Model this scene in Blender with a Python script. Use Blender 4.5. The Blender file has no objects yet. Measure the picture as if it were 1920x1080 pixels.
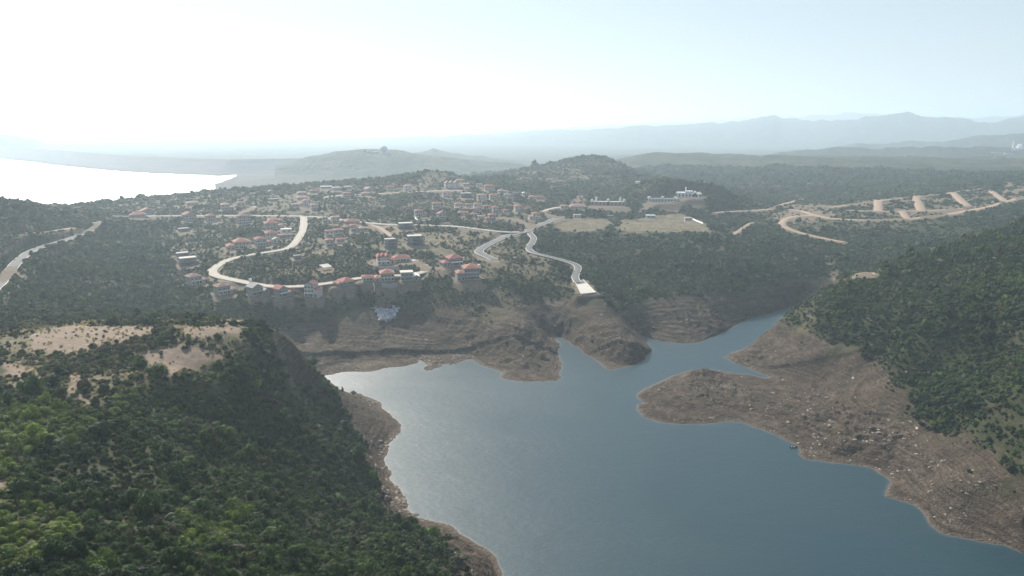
import bpy, bmesh, math, random
import numpy as np
from mathutils import Vector, Matrix

random.seed(11)
SC = bpy.context.scene
COL = SC.collection
PI = math.pi

# ------------------------------------------------------------------ camera, sky, sun, exposure
CAM_H, PITCH, FPX = 170.0, math.radians(13.3), 1280.0     # drone 170 m above the lake, 24 mm lens
cam = bpy.data.objects.new('camera', bpy.data.cameras.new('camera'))
COL.objects.link(cam)
cam.location = (0, 0, CAM_H)
cam.rotation_euler = (PI / 2 - PITCH, 0, 0)
cam.data.sensor_width = 36.0
cam.data.lens = 24.0
cam.data.clip_start = 1.0
cam.data.clip_end = 90000.0
SC.camera = cam

SUN_EL, SUN_AZ = math.radians(34.0), math.radians(-31.0)   # azimuth measured from the view direction, left negative
world = bpy.data.worlds.new('World')
SC.world = world
world.use_nodes = True
wn, wl = world.node_tree.nodes, world.node_tree.links
sky = wn.new('ShaderNodeTexSky')
sky.sky_type = 'NISHITA'
sky.sun_disc = False
sky.sun_elevation = SUN_EL
sky.sun_rotation = SUN_AZ
sky.altitude = 300
sky.air_density = 1.1
sky.dust_density = 0.7
sky.ozone_density = 2.5
gam = wn.new('ShaderNodeGamma')                # hazy air evens out the sky between the sun's side and the far side
gam.inputs[1].default_value = 0.33
tnt = wn.new('ShaderNodeMix')
tnt.data_type, tnt.blend_type = 'RGBA', 'MULTIPLY'
tnt.inputs['Factor'].default_value = 1.0
tnt.inputs[7].default_value = (2.10, 2.27, 2.38, 1)
wl.new(sky.outputs[0], gam.inputs[0])
wl.new(gam.outputs[0], tnt.inputs[6])
wl.new(tnt.outputs[2], wn['Background'].inputs[0])
wn['Background'].inputs[1].default_value = 0.10

sun = bpy.data.objects.new('sun', bpy.data.lights.new('sun', 'SUN'))
COL.objects.link(sun)
sun.data.energy = 5.0
sun.data.angle = math.radians(0.5)
sun.data.color = (1.0, 0.93, 0.82)
sd = Vector((math.sin(SUN_AZ) * math.cos(SUN_EL), math.cos(SUN_AZ) * math.cos(SUN_EL), math.sin(SUN_EL)))
sun.rotation_euler = (-sd).to_track_quat('-Z', 'Y').to_euler()

SC.view_settings.view_transform = 'Standard'
SC.view_settings.look = 'None'
SC.view_settings.gamma = 1.0
SC.view_settings.exposure = 0.82
SC.render.engine = 'CYCLES'
SC.cycles.use_denoising = True
SC.cycles.max_bounces = 6
SC.cycles.diffuse_bounces = 2
SC.cycles.glossy_bounces = 2
SC.cycles.transparent_max_bounces = 6
SC.cycles.volume_bounces = 3
SC.cycles.caustics_reflective = False
SC.cycles.caustics_refractive = False
# ------------------------------------------------------------------ the terrain as numbers (world metres, lake level = 0)
def ray(px, py):
    """direction (azimuth, tan of depression) of a point of the photograph, 1920 x 1080"""
    dx, dy = (px - 960.0) / FPX, (540.0 - py) / FPX
    fx, fy, fz = dx, math.cos(PITCH) + dy * math.sin(PITCH), -math.sin(PITCH) + dy * math.cos(PITCH)
    return math.atan2(fx, fy), -fz / math.hypot(fx, fy)

def at(px, py, z):
    a, t = ray(px, py)
    r = (CAM_H - z) / t
    return r * math.sin(a), r * math.cos(a)

def hash01(xi, yi, seed):
    h = (xi.astype(np.int64) * 374761393 + yi.astype(np.int64) * 668265263 + seed * 974711) & 0xffffffff
    h = ((h ^ (h >> 13)) * 1274126177) & 0xffffffff
    h = (h ^ (h >> 16)) & 0xffffffff
    return h.astype(np.float64) / 4294967295.0

def vnoise(x, y, seed=0):
    xi, yi = np.floor(x), np.floor(y)
    u, v = x - xi, y - yi
    u, v = u * u * u * (u * (6 * u - 15) + 10), v * v * v * (v * (6 * v - 15) + 10)
    a, b = hash01(xi, yi, seed), hash01(xi + 1, yi, seed)
    c, d = hash01(xi, yi + 1, seed), hash01(xi + 1, yi + 1, seed)
    return (a + (b - a) * u) * (1 - v) + (c + (d - c) * u) * v - 0.5

def fbm(x, y, wl, octs=4, seed=0, gain=0.5):
    t, amp, f = 0.0, 1.0, 1.0 / wl
    for o in range(octs):
        ca, sa = math.cos(0.7 * o + 0.3), math.sin(0.7 * o + 0.3)
        t = t + amp * vnoise((x * ca - y * sa) * f + 17.3 * o, (x * sa + y * ca) * f - 9.1 * o, seed + o)
        amp *= gain
        f *= 2.03
    return t

def sstep(a, b, x):
    t = np.clip((x - a) / (b - a), 0, 1)
    return t * t * (3 - 2 * t)

# shorelines, traced as pixels at lake level
LAKE_PX = [(2150, 1150), (2000, 1075), (1920, 1040), (1880, 1022), (1840, 1014), (1785, 1006), (1757, 997), (1740, 980), (1722, 955),
    (1710, 945), (1685, 937), (1662, 930), (1665, 920), (1675, 907), (1665, 897), (1640, 882), (1615, 872), (1590, 869), (1552, 866),
    (1507, 861), (1497, 852), (1496, 839), (1470, 827), (1462, 817), (1440, 809), (1430, 805), (1392, 791), (1360, 791), (1315, 794),
    (1260, 794), (1230, 791), (1210, 781), (1199, 768), (1198, 758), (1210, 755), (1195, 742), (1203, 733), (1212, 726), (1245, 712), (1272, 701),
    (1300, 693), (1330, 692), (1365, 697), (1400, 703), (1430, 708), (1448, 707), (1432, 702), (1415, 696), (1400, 689), (1377, 680), (1355, 669),
    (1375, 660), (1400, 652), (1410, 642), (1425, 633), (1440, 624), (1462, 600), (1490, 588), (1520, 577), (1500, 571), (1458, 583),
    (1440, 587), (1397, 600), (1365, 617), (1335, 632), (1315, 640), (1290, 645), (1265, 645), (1247, 640), (1225, 634), (1207, 630), (1212, 640), (1217, 646),
    (1222, 661), (1210, 675), (1185, 685), (1150, 692), (1140, 691), (1120, 680), (1110, 670), (1085, 655), (1067, 640), (1055, 634), (1047, 630), (1041, 630), (1047, 640), (1049, 644),
    (1045, 655), (1050, 674), (1056, 691), (1050, 699), (1052, 707), (1040, 713), (1015, 716), (990, 717), (965, 715), (949, 711), (941, 707), (943, 699),
    (927, 691), (909, 687), (885, 675), (875, 675), (857, 680), (850, 683), (840, 682), (827, 685), (825, 690), (800, 696), (791, 692),
    (800, 684), (787, 676), (780, 682), (760, 687), (730, 690), (705, 696), (690, 697), (665, 696), (640, 698), (622, 702), (606, 705), (620, 716), (642, 733), (660, 737),
    (677, 737), (692, 745), (713, 755), (716, 765), (735, 775), (752, 795), (754, 810), (742, 822), (732, 832), (727, 850), (720, 865), (728, 878), (734, 887),
    (730, 902), (750, 917), (753, 930), (761, 945), (757, 954), (780, 967), (805, 976), (840, 984), (862, 997), (892, 1014), (910, 1027), (935, 1047),
    (947, 1067), (942, 1079), (945, 1150), (1000, 1300), (1400, 1500), (1900, 1400)]
BIG_PX = [(0, 296), (50, 302), (125, 311), (200, 319), (275, 324), (350, 327), (387, 328), (412, 330), (447, 327), (436, 333), (425, 339), (400, 352), (398, 362),
    (370, 384), (250, 392), (100, 397), (-200, 404), (-700, 404), (-1100, 380), (-1100, 300), (-500, 274), (-250, 280)]
LAKE = np.array([at(x, y, 0.0) for x, y in LAKE_PX])
BIG = np.array([at(x, y, 0.0) for x, y in BIG_PX])

# heights read off the photograph: pixel and metres above the lake
CP = """
0 640 78;0 700 79;100 610 77;200 605 77;300 601 76;400 599 75;455 604 74;100 680 79;200 680 79;300 668 78;400 652 77;462 636 75;240 728 80;150 762 81;330 690 78
50 590 66;0 560 60;100 560 55;200 507 50;250 560 42;150 588 58;300 575 37;400 590 30;300 540 36;120 530 54;0 600 68;300 592 60;400 592 56
500 608 67;530 622 63;548 634 58;562 655 52;575 686 43;600 706 33;640 729 16;660 738 9;680 742 7;500 640 66;540 680 52;520 660 60;560 720 40
300 760 71;400 720 67;480 700 62;600 800 26;550 850 38;650 900 19;700 900 8;500 800 49;400 850 62;300 850 75;600 950 35;700 960 12;500 950 54;400 950 68;300 950 78
650 780 14;700 800 7;600 750 25;690 850 9
200 900 83;100 900 88;0 900 92;0 800 88;100 820 86;0 1000 96;0 1080 98;200 1000 90;200 1080 94;400 1080 84;400 1020 76;550 1050 65;550 1080 70;700 1050 44;700 1080 50;800 1050 28
800 1000 12;900 1060 9;760 1010 19;650 1010 37;840 1080 24;930 1080 5;850 1010 9
415 675 77;380 694 77.5;440 656 76.5;300 712 77.5;200 805 83;250 780 79;620 1020 45;480 1000 64
1310 684 8;1330 686 7.5;1250 742 3;1300 760 3.5;1400 760 3.5;1350 703 4.5;1300 715 5;1450 722 2.5;1500 780 6;1550 740 6;1600 722 8;1600 800 9;1650 850 6;1700 780 14;1750 850 12;1700 900 5;1750 930 5;1560 840 4
1800 900 13;1850 950 8;1900 900 19;1800 962 5;1900 1000 5;1880 860 22;1840 850 19
1400 668 4;1440 640 8;1500 660 12;1550 682 11;1480 692 4;1560 706 4.5;1470 598 24;1470 640 9;1550 634 26;1550 665 13;1650 668 27;1640 700 12;1700 700 28;1720 722 18;1500 612 25;1500 645 13;1600 650 27;1600 685 13
1800 720 34;1760 760 23;1800 800 20;1850 760 36;1900 820 33;1920 720 52;1800 680 36;1880 670 44;1780 735 30
1550 580 38;1540 546 45;1620 512 56;1700 485 66;1800 455 76;1920 420 88;1650 600 42;1750 600 54;1850 550 68;1920 500 80;1920 600 66;1750 530 62;1500 572 33;1480 582 28;2050 400 96;2050 700 66;2050 900 40;2050 550 85
1560 490 28;1600 522 22;1640 515 24;1450 480 35;1450 540 20;1500 520 24;1700 450 38;1800 430 46;1900 395 58;1480 420 45;1600 410 48;1700 405 52;1850 380 58;1500 385 50;1650 375 55;1750 365 60;1900 345 68;1380 395 47;1990 340 74
1290 620 6;1290 590 12;1290 560 20;1250 500 34;1400 585 6;1400 560 14;1400 520 26;1200 580 18;1247 600 11;1180 540 26;1150 500 34;1330 540 24;1350 480 37;1250 470 40;1235 622 6;1340 600 9;1440 565 9
1095 547 30;1130 580 24;1160 610 18;1200 640 11;1190 660 8;1050 590 17;1100 630 11;1040 610 6;1080 615 10;1150 655 8;1070 560 26;1005 590 15;1110 560 29
960 640 12;1000 650 10;1000 690 4;940 680 4;920 600 20;1030 640 5;880 620 12;880 660 3;960 600 19;1000 620 13;1020 670 6
750 660 5;650 660 6;600 650 9;700 620 13;600 610 16;800 640 8;800 600 17;725 585 21;850 560 30;600 570 30;450 575 34;380 550 38;500 600 23;700 565 29;760 560 30;900 560 29;980 560 24;640 600 20
380 525 42;530 547 40;640 527 42;720 516 44;870 518 42;720 490 48;600 500 46;500 490 48;400 500 45;550 450 52;440 460 48;350 470 45;500 430 55;560 410 57;300 400 58;400 400 58;650 440 54;620 400 60;780 440 55;730 460 52
820 480 48;900 460 50;980 440 52;1000 460 46;1080 500 36;1085 525 32;960 500 42;900 420 58;850 390 64;950 390 63;1050 410 54;1100 400 55;800 370 70;900 360 71;700 360 71;600 380 66;500 370 68;560 350 75;650 346 77;850 336 84;810 315 101;770 328 88;855 328 88;900 342 74;760 336 84;980 346 73
480 353 70;420 358 66;350 363 65;290 371 65;250 377 63;200 379 61;160 382 60;120 386 58;1090 370 64;1180 420 48;1300 430 46;1180 437 46;1320 408 47;1130 390 55;1100 440 47;1200 450 43;1250 405 48;1340 430 44;900 345 78
1250 332 93;1215 341 84;1285 341 83;1165 362 64;1120 378 56;1150 372 62;1290 366 70;1352 341 85;1322 356 66;1392 364 54;1390 378 54;1250 390 54;1200 352 76;1310 350 76
30 379 92;70 383 88;100 390 80;125 412 68;190 425 60;0 535 59;60 470 60;100 455 60;0 400 90;60 420 72;0 440 76;0 480 66;150 470 52;250 450 45;300 420 55;250 500 40;320 520 35;-150 420 90;-150 600 70
1110 289 108;1088 296 100;1134 296 100;1060 312 84;1165 312 82;1008 338 58;1232 338 54;1190 325 60;1020 330 74;1200 325 78;960 331 74;1100 340 66;1040 345 68;1150 345 62;1210 335 66
720 277 97;620 287 83;540 305 51;480 325 20;780 287 83;850 303 56;900 320 42;660 283 88;640 340 9;560 344 6;700 335 16;820 325 30;500 340 5
1500 350 50;1700 340 58;1900 325 66;1500 310 72;1550 267 108;1520 275 98;1590 277 96;1645 296 66;1450 290 85;1300 290 80;1200 290 82;1165 304 58;1150 318 54;1900 290 84;1750 283 86;1400 340 50;1400 304 58;1350 292 70;1250 310 66;1320 325 58;1800 310 72;1450 372 44;1560 372 46;1750 352 58
"""
pts = [tuple(float(v) for v in s.split()) for line in CP.strip().split('\n') for s in line.split(';')]
pol = [(ray(x, y)[0], math.log((CAM_H - z) / ray(x, y)[1]), z) for x, y, z in pts]
pol += [(math.atan2(x, y), 0.5 * math.log(x * x + y * y), 0.0) for x, y in np.vstack([LAKE, BIG])]
pol += [(math.radians(a), math.log(r), z) for a, r, z in [(0, 60, 90), (-35, 60, 108), (30, 60, 40), (60, 250, 40), (60, 600, 90), (-60, 200, 90), (-60, 600, 90), (30, 110, -8),
        (60, 80, 20), (55, 1500, 80), (-60, 1100, 60), (0, 2700, 20), (10, 2700, 20), (30, 2800, 60), (40, 2800, 60), (-10, 2800, 30), (20, 2800, 40)]]
pol = np.array(pol)
CMQ = 0.02
def kern(a, b):
    return np.sqrt((a[:, None, 0] - b[None, :, 0]) ** 2 + (a[:, None, 1] - b[None, :, 1]) ** 2 + CMQ * CMQ)
npt = len(pol)
K = np.zeros((npt + 3, npt + 3))
K[:npt, :npt] = kern(pol, pol) - 0.006 * np.eye(npt)
K[:npt, npt], K[npt, :npt] = 1, 1
K[:npt, npt + 1:], K[npt + 1:, :npt] = pol[:, :2], pol[:, :2].T
wts = np.linalg.solve(K, np.concatenate([pol[:, 2], [0, 0, 0]]))

CA = np.radians(np.arange(-62, 62.01, 0.3))
CL = np.arange(math.log(50), math.log(3300), 0.006)
ga, gl = np.meshgrid(CA, CL, indexing='ij')
q = np.stack([ga.ravel(), gl.ravel()], 1)
cz = np.concatenate([kern(c, pol) @ wts[:npt] + wts[npt] + c @ wts[npt + 1:] for c in np.array_split(q, 60)]).reshape(ga.shape)

def bilin(tab, A, L, a, l):
    i = np.clip((a - A[0]) / (A[1] - A[0]), 0, len(A) - 1.001)
    j = np.clip((l - L[0]) / (L[1] - L[0]), 0, len(L) - 1.001)
    i0, j0 = i.astype(int), j.astype(int)
    u, v = i - i0, j - j0
    return (tab[i0, j0] * (1 - u) + tab[i0 + 1, j0] * u) * (1 - v) + (tab[i0, j0 + 1] * (1 - u) + tab[i0 + 1, j0 + 1] * u) * v

# mesh grid: rings around the camera's foot, denser where the ground is near
def geo(a, b, k):
    return list(np.exp(np.arange(math.log(a), math.log(b), math.log(k))))
RR = np.array(geo(6, 100, 1.05) + geo(100, 760, 1.0026) + geo(760, 2900, 1.0045) + geo(2900, 34000, 1.02))
AA = np.radians(np.array(list(np.arange(-180, -44, 4.0)) + list(np.arange(-44, 44, 0.075)) + list(np.arange(44, 180, 4.0))))
LR = np.log(RR)
GA, GR = np.meshgrid(AA, RR, indexing='ij')
GL = np.log(GR)
GX, GY = GR * np.sin(GA), GR * np.cos(GA)

def segdist(X, Y, P):
    """signed distance to polygon P, negative inside"""
    shp = X.shape
    X, Y = X.ravel(), Y.ravel()
    d = np.full(X.shape, 1e18)
    ins = np.zeros(X.shape, bool)
    for (x0, y0), (x1, y1) in zip(P, np.roll(P, -1, 0)):
        ex, ey = x1 - x0, y1 - y0
        t = np.clip(((X - x0) * ex + (Y - y0) * ey) / (ex * ex + ey * ey + 1e-9), 0, 1)
        d = np.minimum(d, (X - x0 - t * ex) ** 2 + (Y - y0 - t * ey) ** 2)
        c = (y0 > Y) != (y1 > Y)
        with np.errstate(divide='ignore', invalid='ignore'):
            c &= X < ex * (Y - y0) / (ey if abs(ey) > 1e-9 else 1e-9) + x0
        ins ^= c
    d = np.sqrt(d)
    d[ins] *= -1
    return d.reshape(shp)

Z = bilin(cz, CA, CL, np.clip(GA, CA[0], CA[-1]), np.clip(GL, CL[0], CL[-1]))
Z = np.clip(Z, -12, 130)
# the far country: plain and mountain ridges, each a crest (pixel silhouette) at its own distance
def ridge(dist, width, prof, seed, rough=0.10):
    az = np.array([ray(x, 300)[0] for x, y in prof])
    h = np.array([CAM_H - dist * ray(x, y)[1] for x, y in prof])
    H = np.interp(GA, az, h, left=h[0] * 0.6, right=h[-1])
    D = dist * (1 + 0.10 * fbm(GA * 6, GA * 0 + 3.0, 1.0, 3, seed))
    crest = 1 + rough * 1.4 * fbm(GA * 40, GA * 0 + 1.0, 1.0, 4, seed + 5)
    spur = 1 + 0.5 * fbm(GX, GY, width * 0.8, 5, seed + 9)
    t = np.abs(GR - D) / (width * np.clip(spur, 0.35, 2))
    return np.where(t < 1, (1 - t) ** 1.15, 0) * H * crest
far = 6 + 30 * (fbm(GX, GY, 1400, 4, 40) > 0.05) * fbm(GX, GY, 1400, 4, 40)
far = np.maximum(far, 0)
for k, (dist, width, prof) in enumerate([
        (3300, 500, [(480, 330), (560, 320), (740, 300), (780, 284), (812, 275), (845, 285), (880, 292), (960, 296), (1010, 300), (1060, 302), (1140, 296), (1300, 290), (1450, 286), (1560, 280), (1700, 276), (1920, 268)]),
        (4600, 900, [(900, 330), (1100, 300), (1500, 282), (1580, 272), (1610, 265), (1650, 270), (1700, 268), (1760, 263), (1830, 256), (1920, 249), (2100, 245)]),
        (7800, 1800, [(700, 262), (940, 251), (1040, 243), (1120, 240), (1200, 233), (1300, 233), (1360, 229), (1405, 222), (1445, 215), (1500, 223), (1560, 223), (1620, 216), (1670, 211), (1700, 208), (1740, 213), (1790, 221), (1830, 225), (1870, 219), (1920, 215), (2100, 208)]),
        (12500, 2500, [(900, 246), (1100, 236), (1300, 226), (1420, 221), (1500, 216), (1600, 211), (1660, 212), (1760, 217), (1850, 219), (1920, 213), (2100, 210)]),
        (6500, 1300, [(-300, 246), (-60, 246), (0, 249), (40, 254), (70, 262), (95, 276), (130, 285), (300, 290)]),
        (16000, 3000, [(-200, 244), (200, 243), (500, 244), (800, 243), (1000, 240)])]):
    far = np.maximum(far, ridge(dist, width, prof, 60 + 11 * k))
wf = sstep(math.log(2600), math.log(3050), GL)
Z = Z * (1 - wf) + far * wf
# relief: gullies and knolls; calmer in the village, on the plateau and on the drawdown shore
land = sstep(14, 30, Z)
plate = np.exp(-((GA + 0.53) / 0.20) ** 4 - ((GL - math.log(275)) / 0.22) ** 4)
vill = np.exp(-((GA + 0.12) / 0.34) ** 6 - ((GL - math.log(800)) / 0.42) ** 6)
rough = land * (1 - 0.75 * plate) * (1 - 0.55 * vill)
sc_ = np.clip(GR / 700, 0.4, 6)
rel = rough * (2.6 * sc_ ** 0.7 * fbm(GX, GY, 70, 4, 3) * (GR < 2600) + np.clip(GR / 1500, 0, 3) * 9 * sstep(900, 1500, GR) * fbm(GX, GY, 260, 4, 8))
Z = Z + rel
low = 1 - land
gul = (1 - 2 * np.abs(fbm(GX + 0.4 * GY, GY * 0.35, 34, 3, 26))) * np.exp(-((GA + 0.36) / 0.2) ** 4 - ((GL - math.log(235)) / 0.42) ** 4) * land * (1 - plate)
Z = Z + 4.0 * (gul - 0.4) * (GR < 500)
near = GR < 1000
wx, wy = 5 * fbm(GX, GY, 40, 3, 20), 5 * fbm(GX, GY, 40, 3, 23)
Z = Z + np.where(near, low * sstep(0.0, 6, Z) * (2.4 * fbm(GX + wx, GY + wy, 30, 5, 30, 0.55) + 1.6 * np.abs(fbm(GX, GY, 38, 4, 33)) - 0.3), 0)
# broken rock: sharp ribs and gullies on the bare shore
rib = lambda wl, sd: 1 - 2.2 * np.abs(fbm(GX + 0.6 * wx, GY + 0.6 * wy, wl, 2, sd))
rk = low * near * sstep(0.0, 4, Z)
patch = 0.35 + 1.3 * sstep(-0.15, 0.25, fbm(GX, GY, 60, 3, 36))
Z = Z + rk * patch * (1.0 * (rib(22, 41) - 0.5) + 0.9 * (rib(9, 44) - 0.5) + 0.45 * (rib(4.2, 47) - 0.5) * (GR < 620))
# the shores
sel = (GR < 1000) & (GR > 60) & (np.abs(GA) < 0.9)
jx, jy = 3.0 * fbm(GX[sel], GY[sel], 14, 4, 50), 3.0 * fbm(GX[sel], GY[sel], 14, 4, 53)
SD = np.full(GX.shape, 1e4)
SD[sel] = segdist(GX[sel] + jx, GY[sel] + jy, LAKE)
sel2 = (GR > 1200) & (GR < 9000) & (GA < -0.1) & (GA > -1.5)
SD[sel2] = np.minimum(SD[sel2], segdist(GX[sel2] + 25 * fbm(GX[sel2], GY[sel2], 160, 3, 55), GY[sel2], BIG))
# ledges of the bedded rock, cut into everything below the old high-water line
band = (1 - sstep(17, 26, Z)) * (SD > 0) * near
step = 1.5 + 0.9 * fbm(GX, GY, 120, 2, 71)
zz = Z + 1.6 * fbm(GX, GY, 70, 3, 70) + 0.035 * GX
fr = zz / step - np.floor(zz / step)
Z = Z + band * step * 0.95 * (sstep(0.25, 0.95, fr) - fr) * (1.5 * (fbm(GX, GY, 70, 3, 72) + 0.38).clip(0, 0.7))
out = SD > 0
Z = np.where(out & (SD < 200), np.maximum(Z, 0.10 + np.minimum(0.16 * SD, 1.0 + 0.004 * SD)), Z)
Z = np.where(out & (SD < 25), np.minimum(Z, 0.5 + np.clip(1.35 + 2.6 * fbm(GX, GY, 13, 4, 58) + 1.2 * fbm(GX, GY, 4.5, 2, 59), 0.35, 3.2) * SD + 0.05 * SD * SD), Z)
Z = np.where(~out, -np.minimum(0.25 - 0.30 * SD, 12.0), Z)
Z = np.where(out & (SD < 420) & (GR > 2300) & (GA < -0.33), np.minimum(Z, 1.5), Z)       # the dam stands here
Z0 = Z.copy()
BLOCK = np.zeros(Z.shape, np.float32)       # where nothing grows: roads, yards, house plots

def zat(x, y, tab=None):
    a, l = math.atan2(x, y), 0.5 * math.log(x * x + y * y)
    i = min(max(int(np.searchsorted(AA, a)) - 1, 0), len(AA) - 2)
    j = min(max(int(np.searchsorted(LR, l)) - 1, 0), len(LR) - 2)
    u, v = (a - AA[i]) / (AA[i + 1] - AA[i]), (l - LR[j]) / (LR[j + 1] - LR[j])
    T = Z if tab is None else tab
    return float((T[i, j] * (1 - u) + T[i + 1, j] * u) * (1 - v) + (T[i, j + 1] * (1 - u) + T[i + 1, j + 1] * u) * v)

def hit(px, py):
    """the first point of the ground seen at a pixel of the photograph"""
    a, t = ray(px, py)
    i = min(max(int(np.searchsorted(AA, a)) - 1, 0), len(AA) - 2)
    u = (a - AA[i]) / (AA[i + 1] - AA[i])
    prof = Z[i] * (1 - u) + Z[i + 1] * u
    gap = prof - (CAM_H - RR * t)
    k = np.argmax((gap >= 0) & (RR > 60))
    if gap[k] < 0 or k == 0:
        return None
    f = gap[k - 1] / (gap[k - 1] - gap[k])
    r = RR[k - 1] + f * (RR[k] - RR[k - 1])
    return r * math.sin(a), r * math.cos(a), CAM_H - r * t
# ------------------------------------------------------------------ roads and plots as numbers: they level the ground under them
def window(x, y, rad):
    r, a = math.hypot(x, y), math.atan2(x, y)
    da = rad / r
    i0, i1 = np.searchsorted(AA, a - da), np.searchsorted(AA, a + da)
    j0, j1 = np.searchsorted(RR, r - rad), np.searchsorted(RR, r + rad)
    return slice(i0, i1), slice(j0, j1)

def level(x, y, z, flat, fade, clear=None):
    """press the ground to height z within flat metres of (x, y), easing out over fade metres"""
    rad = flat + fade
    w = window(x, y, max(rad, (clear or 0)) + 2)
    d = np.hypot(GX[w] - x, GY[w] - y)
    k = 1 - sstep(flat, rad, d)
    k = np.maximum(k - LEVELLED[w], 0) if False else k
    Z[w] = Z[w] * (1 - k) + z * k
    if clear:
        BLOCK[w] = np.maximum(BLOCK[w], 1 - sstep(clear * 0.85, clear * 1.1, d))

def block(x, y, rad):
    w = window(x, y, rad + 2)
    d = np.hypot(GX[w] - x, GY[w] - y)
    BLOCK[w] = np.maximum(BLOCK[w], 1 - sstep(rad * 0.85, rad * 1.1, d))

def smooth_line(P, step, loops=12):
    P = np.array(P, float)
    d = np.concatenate([[0], np.cumsum(np.hypot(*np.diff(P[:, :2], axis=0).T))])
    s = np.linspace(0, d[-1], max(int(d[-1] / step), 4) + 1)
    Q = np.stack([np.interp(s, d, P[:, k]) for k in range(3)], 1)
    for _ in range(loops):
        Q[1:-1, :2] = 0.25 * Q[:-2, :2] + 0.5 * Q[1:-1, :2] + 0.25 * Q[2:, :2]
    for _ in range(loops * 6):
        Q[1:-1, 2] = 0.25 * Q[:-2, 2] + 0.5 * Q[1:-1, 2] + 0.25 * Q[2:, 2]
    return Q

ROADS = [  # name, kind, width, pixels
    ('road', 'asphalt', 7.5, [(-60, 580), (0, 533), (10, 520), (22, 503), (36, 487), (55, 473), (80, 462), (110, 454), (135, 446), (160, 436), (178, 428), (186, 421), (180, 416)]),
    ('road', 'pale', 6.5, [(213, 405), (250, 406), (320, 405), (400, 404), (470, 404), (505, 404), (560, 405), (600, 407), (640, 412), (678, 417), (722, 421), (777, 422), (817, 422), (867, 425), (900, 430), (940, 435), (975, 436), (987, 434)]),
    ('road', 'pale', 7.0, [(569, 406), (570, 420), (566, 437), (556, 452), (547, 463), (538, 467), (520, 470), (490, 474), (460, 479), (435, 485), (415, 494), (402, 502), (394, 510), (400, 515), (415, 520), (440, 525), (462, 530), (490, 535), (520, 538), (560, 538), (600, 535), (640, 528), (668, 521), (700, 517), (750, 518), (780, 516), (797, 511), (805, 505), (798, 498), (785, 492), (768, 487)]),
    ('road', 'asphalt', 8.0, [(1055, 406), (1040, 411), (1020, 419), (997, 426), (987, 434), (955, 440), (922, 455), (893, 471), (900, 475), (912, 480), (927, 487)]),
    ('road', 'asphalt', 6.0, [(990, 432), (994, 438), (1002, 446), (999, 453), (992, 463), (991, 468), (1000, 474), (1020, 479), (1042, 484), (1070, 492), (1083, 498), (1085, 503), (1080, 512), (1078, 522), (1084, 530)]),
    ('road', 'asphalt', 7.0, [(994, 427), (985, 419), (967, 412), (945, 408), (925, 407)]),
    ('road', 'pale', 6.0, [(1048, 407), (1025, 403), (1015, 397), (1030, 391), (1050, 388), (1066, 386)]),
    ('road', 'pale', 6.0, [(607, 370), (642, 365), (697, 364), (727, 362), (767, 360), (800, 358), (830, 357), (870, 357)]),
    ('track', 'dirt', 5.0, [(695, 421), (713, 427), (727, 437), (731, 443)]),
    ('track', 'pale', 7.0, [(453, 399), (467, 393), (480, 387)]),
    ('track', 'dirt', 9.0, [(1340, 399), (1360, 397), (1404, 395), (1442, 393), (1462, 385), (1506, 373)]),
    ('track', 'dirt', 10.0, [(1480, 393), (1506, 396), (1523, 402), (1550, 409), (1593, 412), (1652, 413), (1710, 410), (1768, 404), (1812, 396), (1856, 388), (1885, 379), (1920, 370), (1960, 362)]),
    ('track', 'dirt', 9.0, [(1523, 404), (1488, 406), (1471, 412), (1465, 421), (1482, 431), (1512, 440), (1550, 448), (1582, 454)]),
    ('track', 'dirt', 7.0, [(1555, 389), (1593, 384), (1637, 379), (1681, 372), (1724, 368), (1768, 364), (1797, 360), (1840, 354)]),
    ('track', 'dirt', 11.0, [(1647, 375), (1646, 386), (1647, 396)]),
    ('track', 'dirt', 11.0, [(1716, 369), (1721, 380), (1728, 395)]),
    ('track', 'dirt', 11.0, [(1786, 361), (1800, 374), (1815, 387)]),
    ('track', 'dirt', 9.0, [(1856, 358), (1870, 366), (1885, 377)]),
    ('track', 'dirt', 6.5, [(1590, 394), (1652, 396), (1710, 396), (1774, 394), (1806, 391)]),
    ('track', 'dirt', 9.0, [(1692, 397), (1696, 403), (1701, 410)]),
    ('track', 'dirt', 5.0, [(1377, 439), (1393, 427), (1410, 417)]),
    ('track', 'dirt', 5.5, [(1200, 396), (1215, 388), (1240, 381), (1270, 377), (1300, 370), (1322, 369)]),
    ('track', 'dirt', 5.0, [(42, 437), (85, 436), (108, 432), (136, 427)]),
    ('track', 'dirt', 6.0, [(1590, 522), (1615, 521), (1640, 513)]),
]
LEVELLED = None
ROADQ = []
for name, kind, wdt, px in ROADS:
    P = [hit(*p) for p in px]
    P = [p for p in P if p and (p[0] ** 2 + p[1] ** 2) < 1900 ** 2]
    ok = [P[0]]
    for p in P[1:]:                      # a point that slipped past a crest onto far ground is dropped
        if math.hypot(p[0] - ok[-1][0], p[1] - ok[-1][1]) < 330:
            ok.append(p)
    far_ = math.hypot(ok[0][0], ok[0][1]) > 850
    ROADQ.append(smooth_line(ok, 4.0 if far_ else 2.5, 8 if wdt < 9 else 4))
for (name, kind, wdt, px), Q in zip(ROADS, ROADQ):
    for x, y, z in Q:
        r = math.hypot(x, y)
        level(x, y, z - 0.22, wdt / 2 + 1.6 + r * 0.0022, wdt * 0.5 + 5, wdt / 2 + 1.5)
        f = min(13.0, 3.0 * r / (CAM_H - z))      # shoulder mown on the lower side too
        block(x - x / r * f * 0.4, y - y / r * f * 0.4, wdt / 2 + 0.8)
        block(x - x / r * f * 0.85, y - y / r * f * 0.85, wdt / 2)

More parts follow.
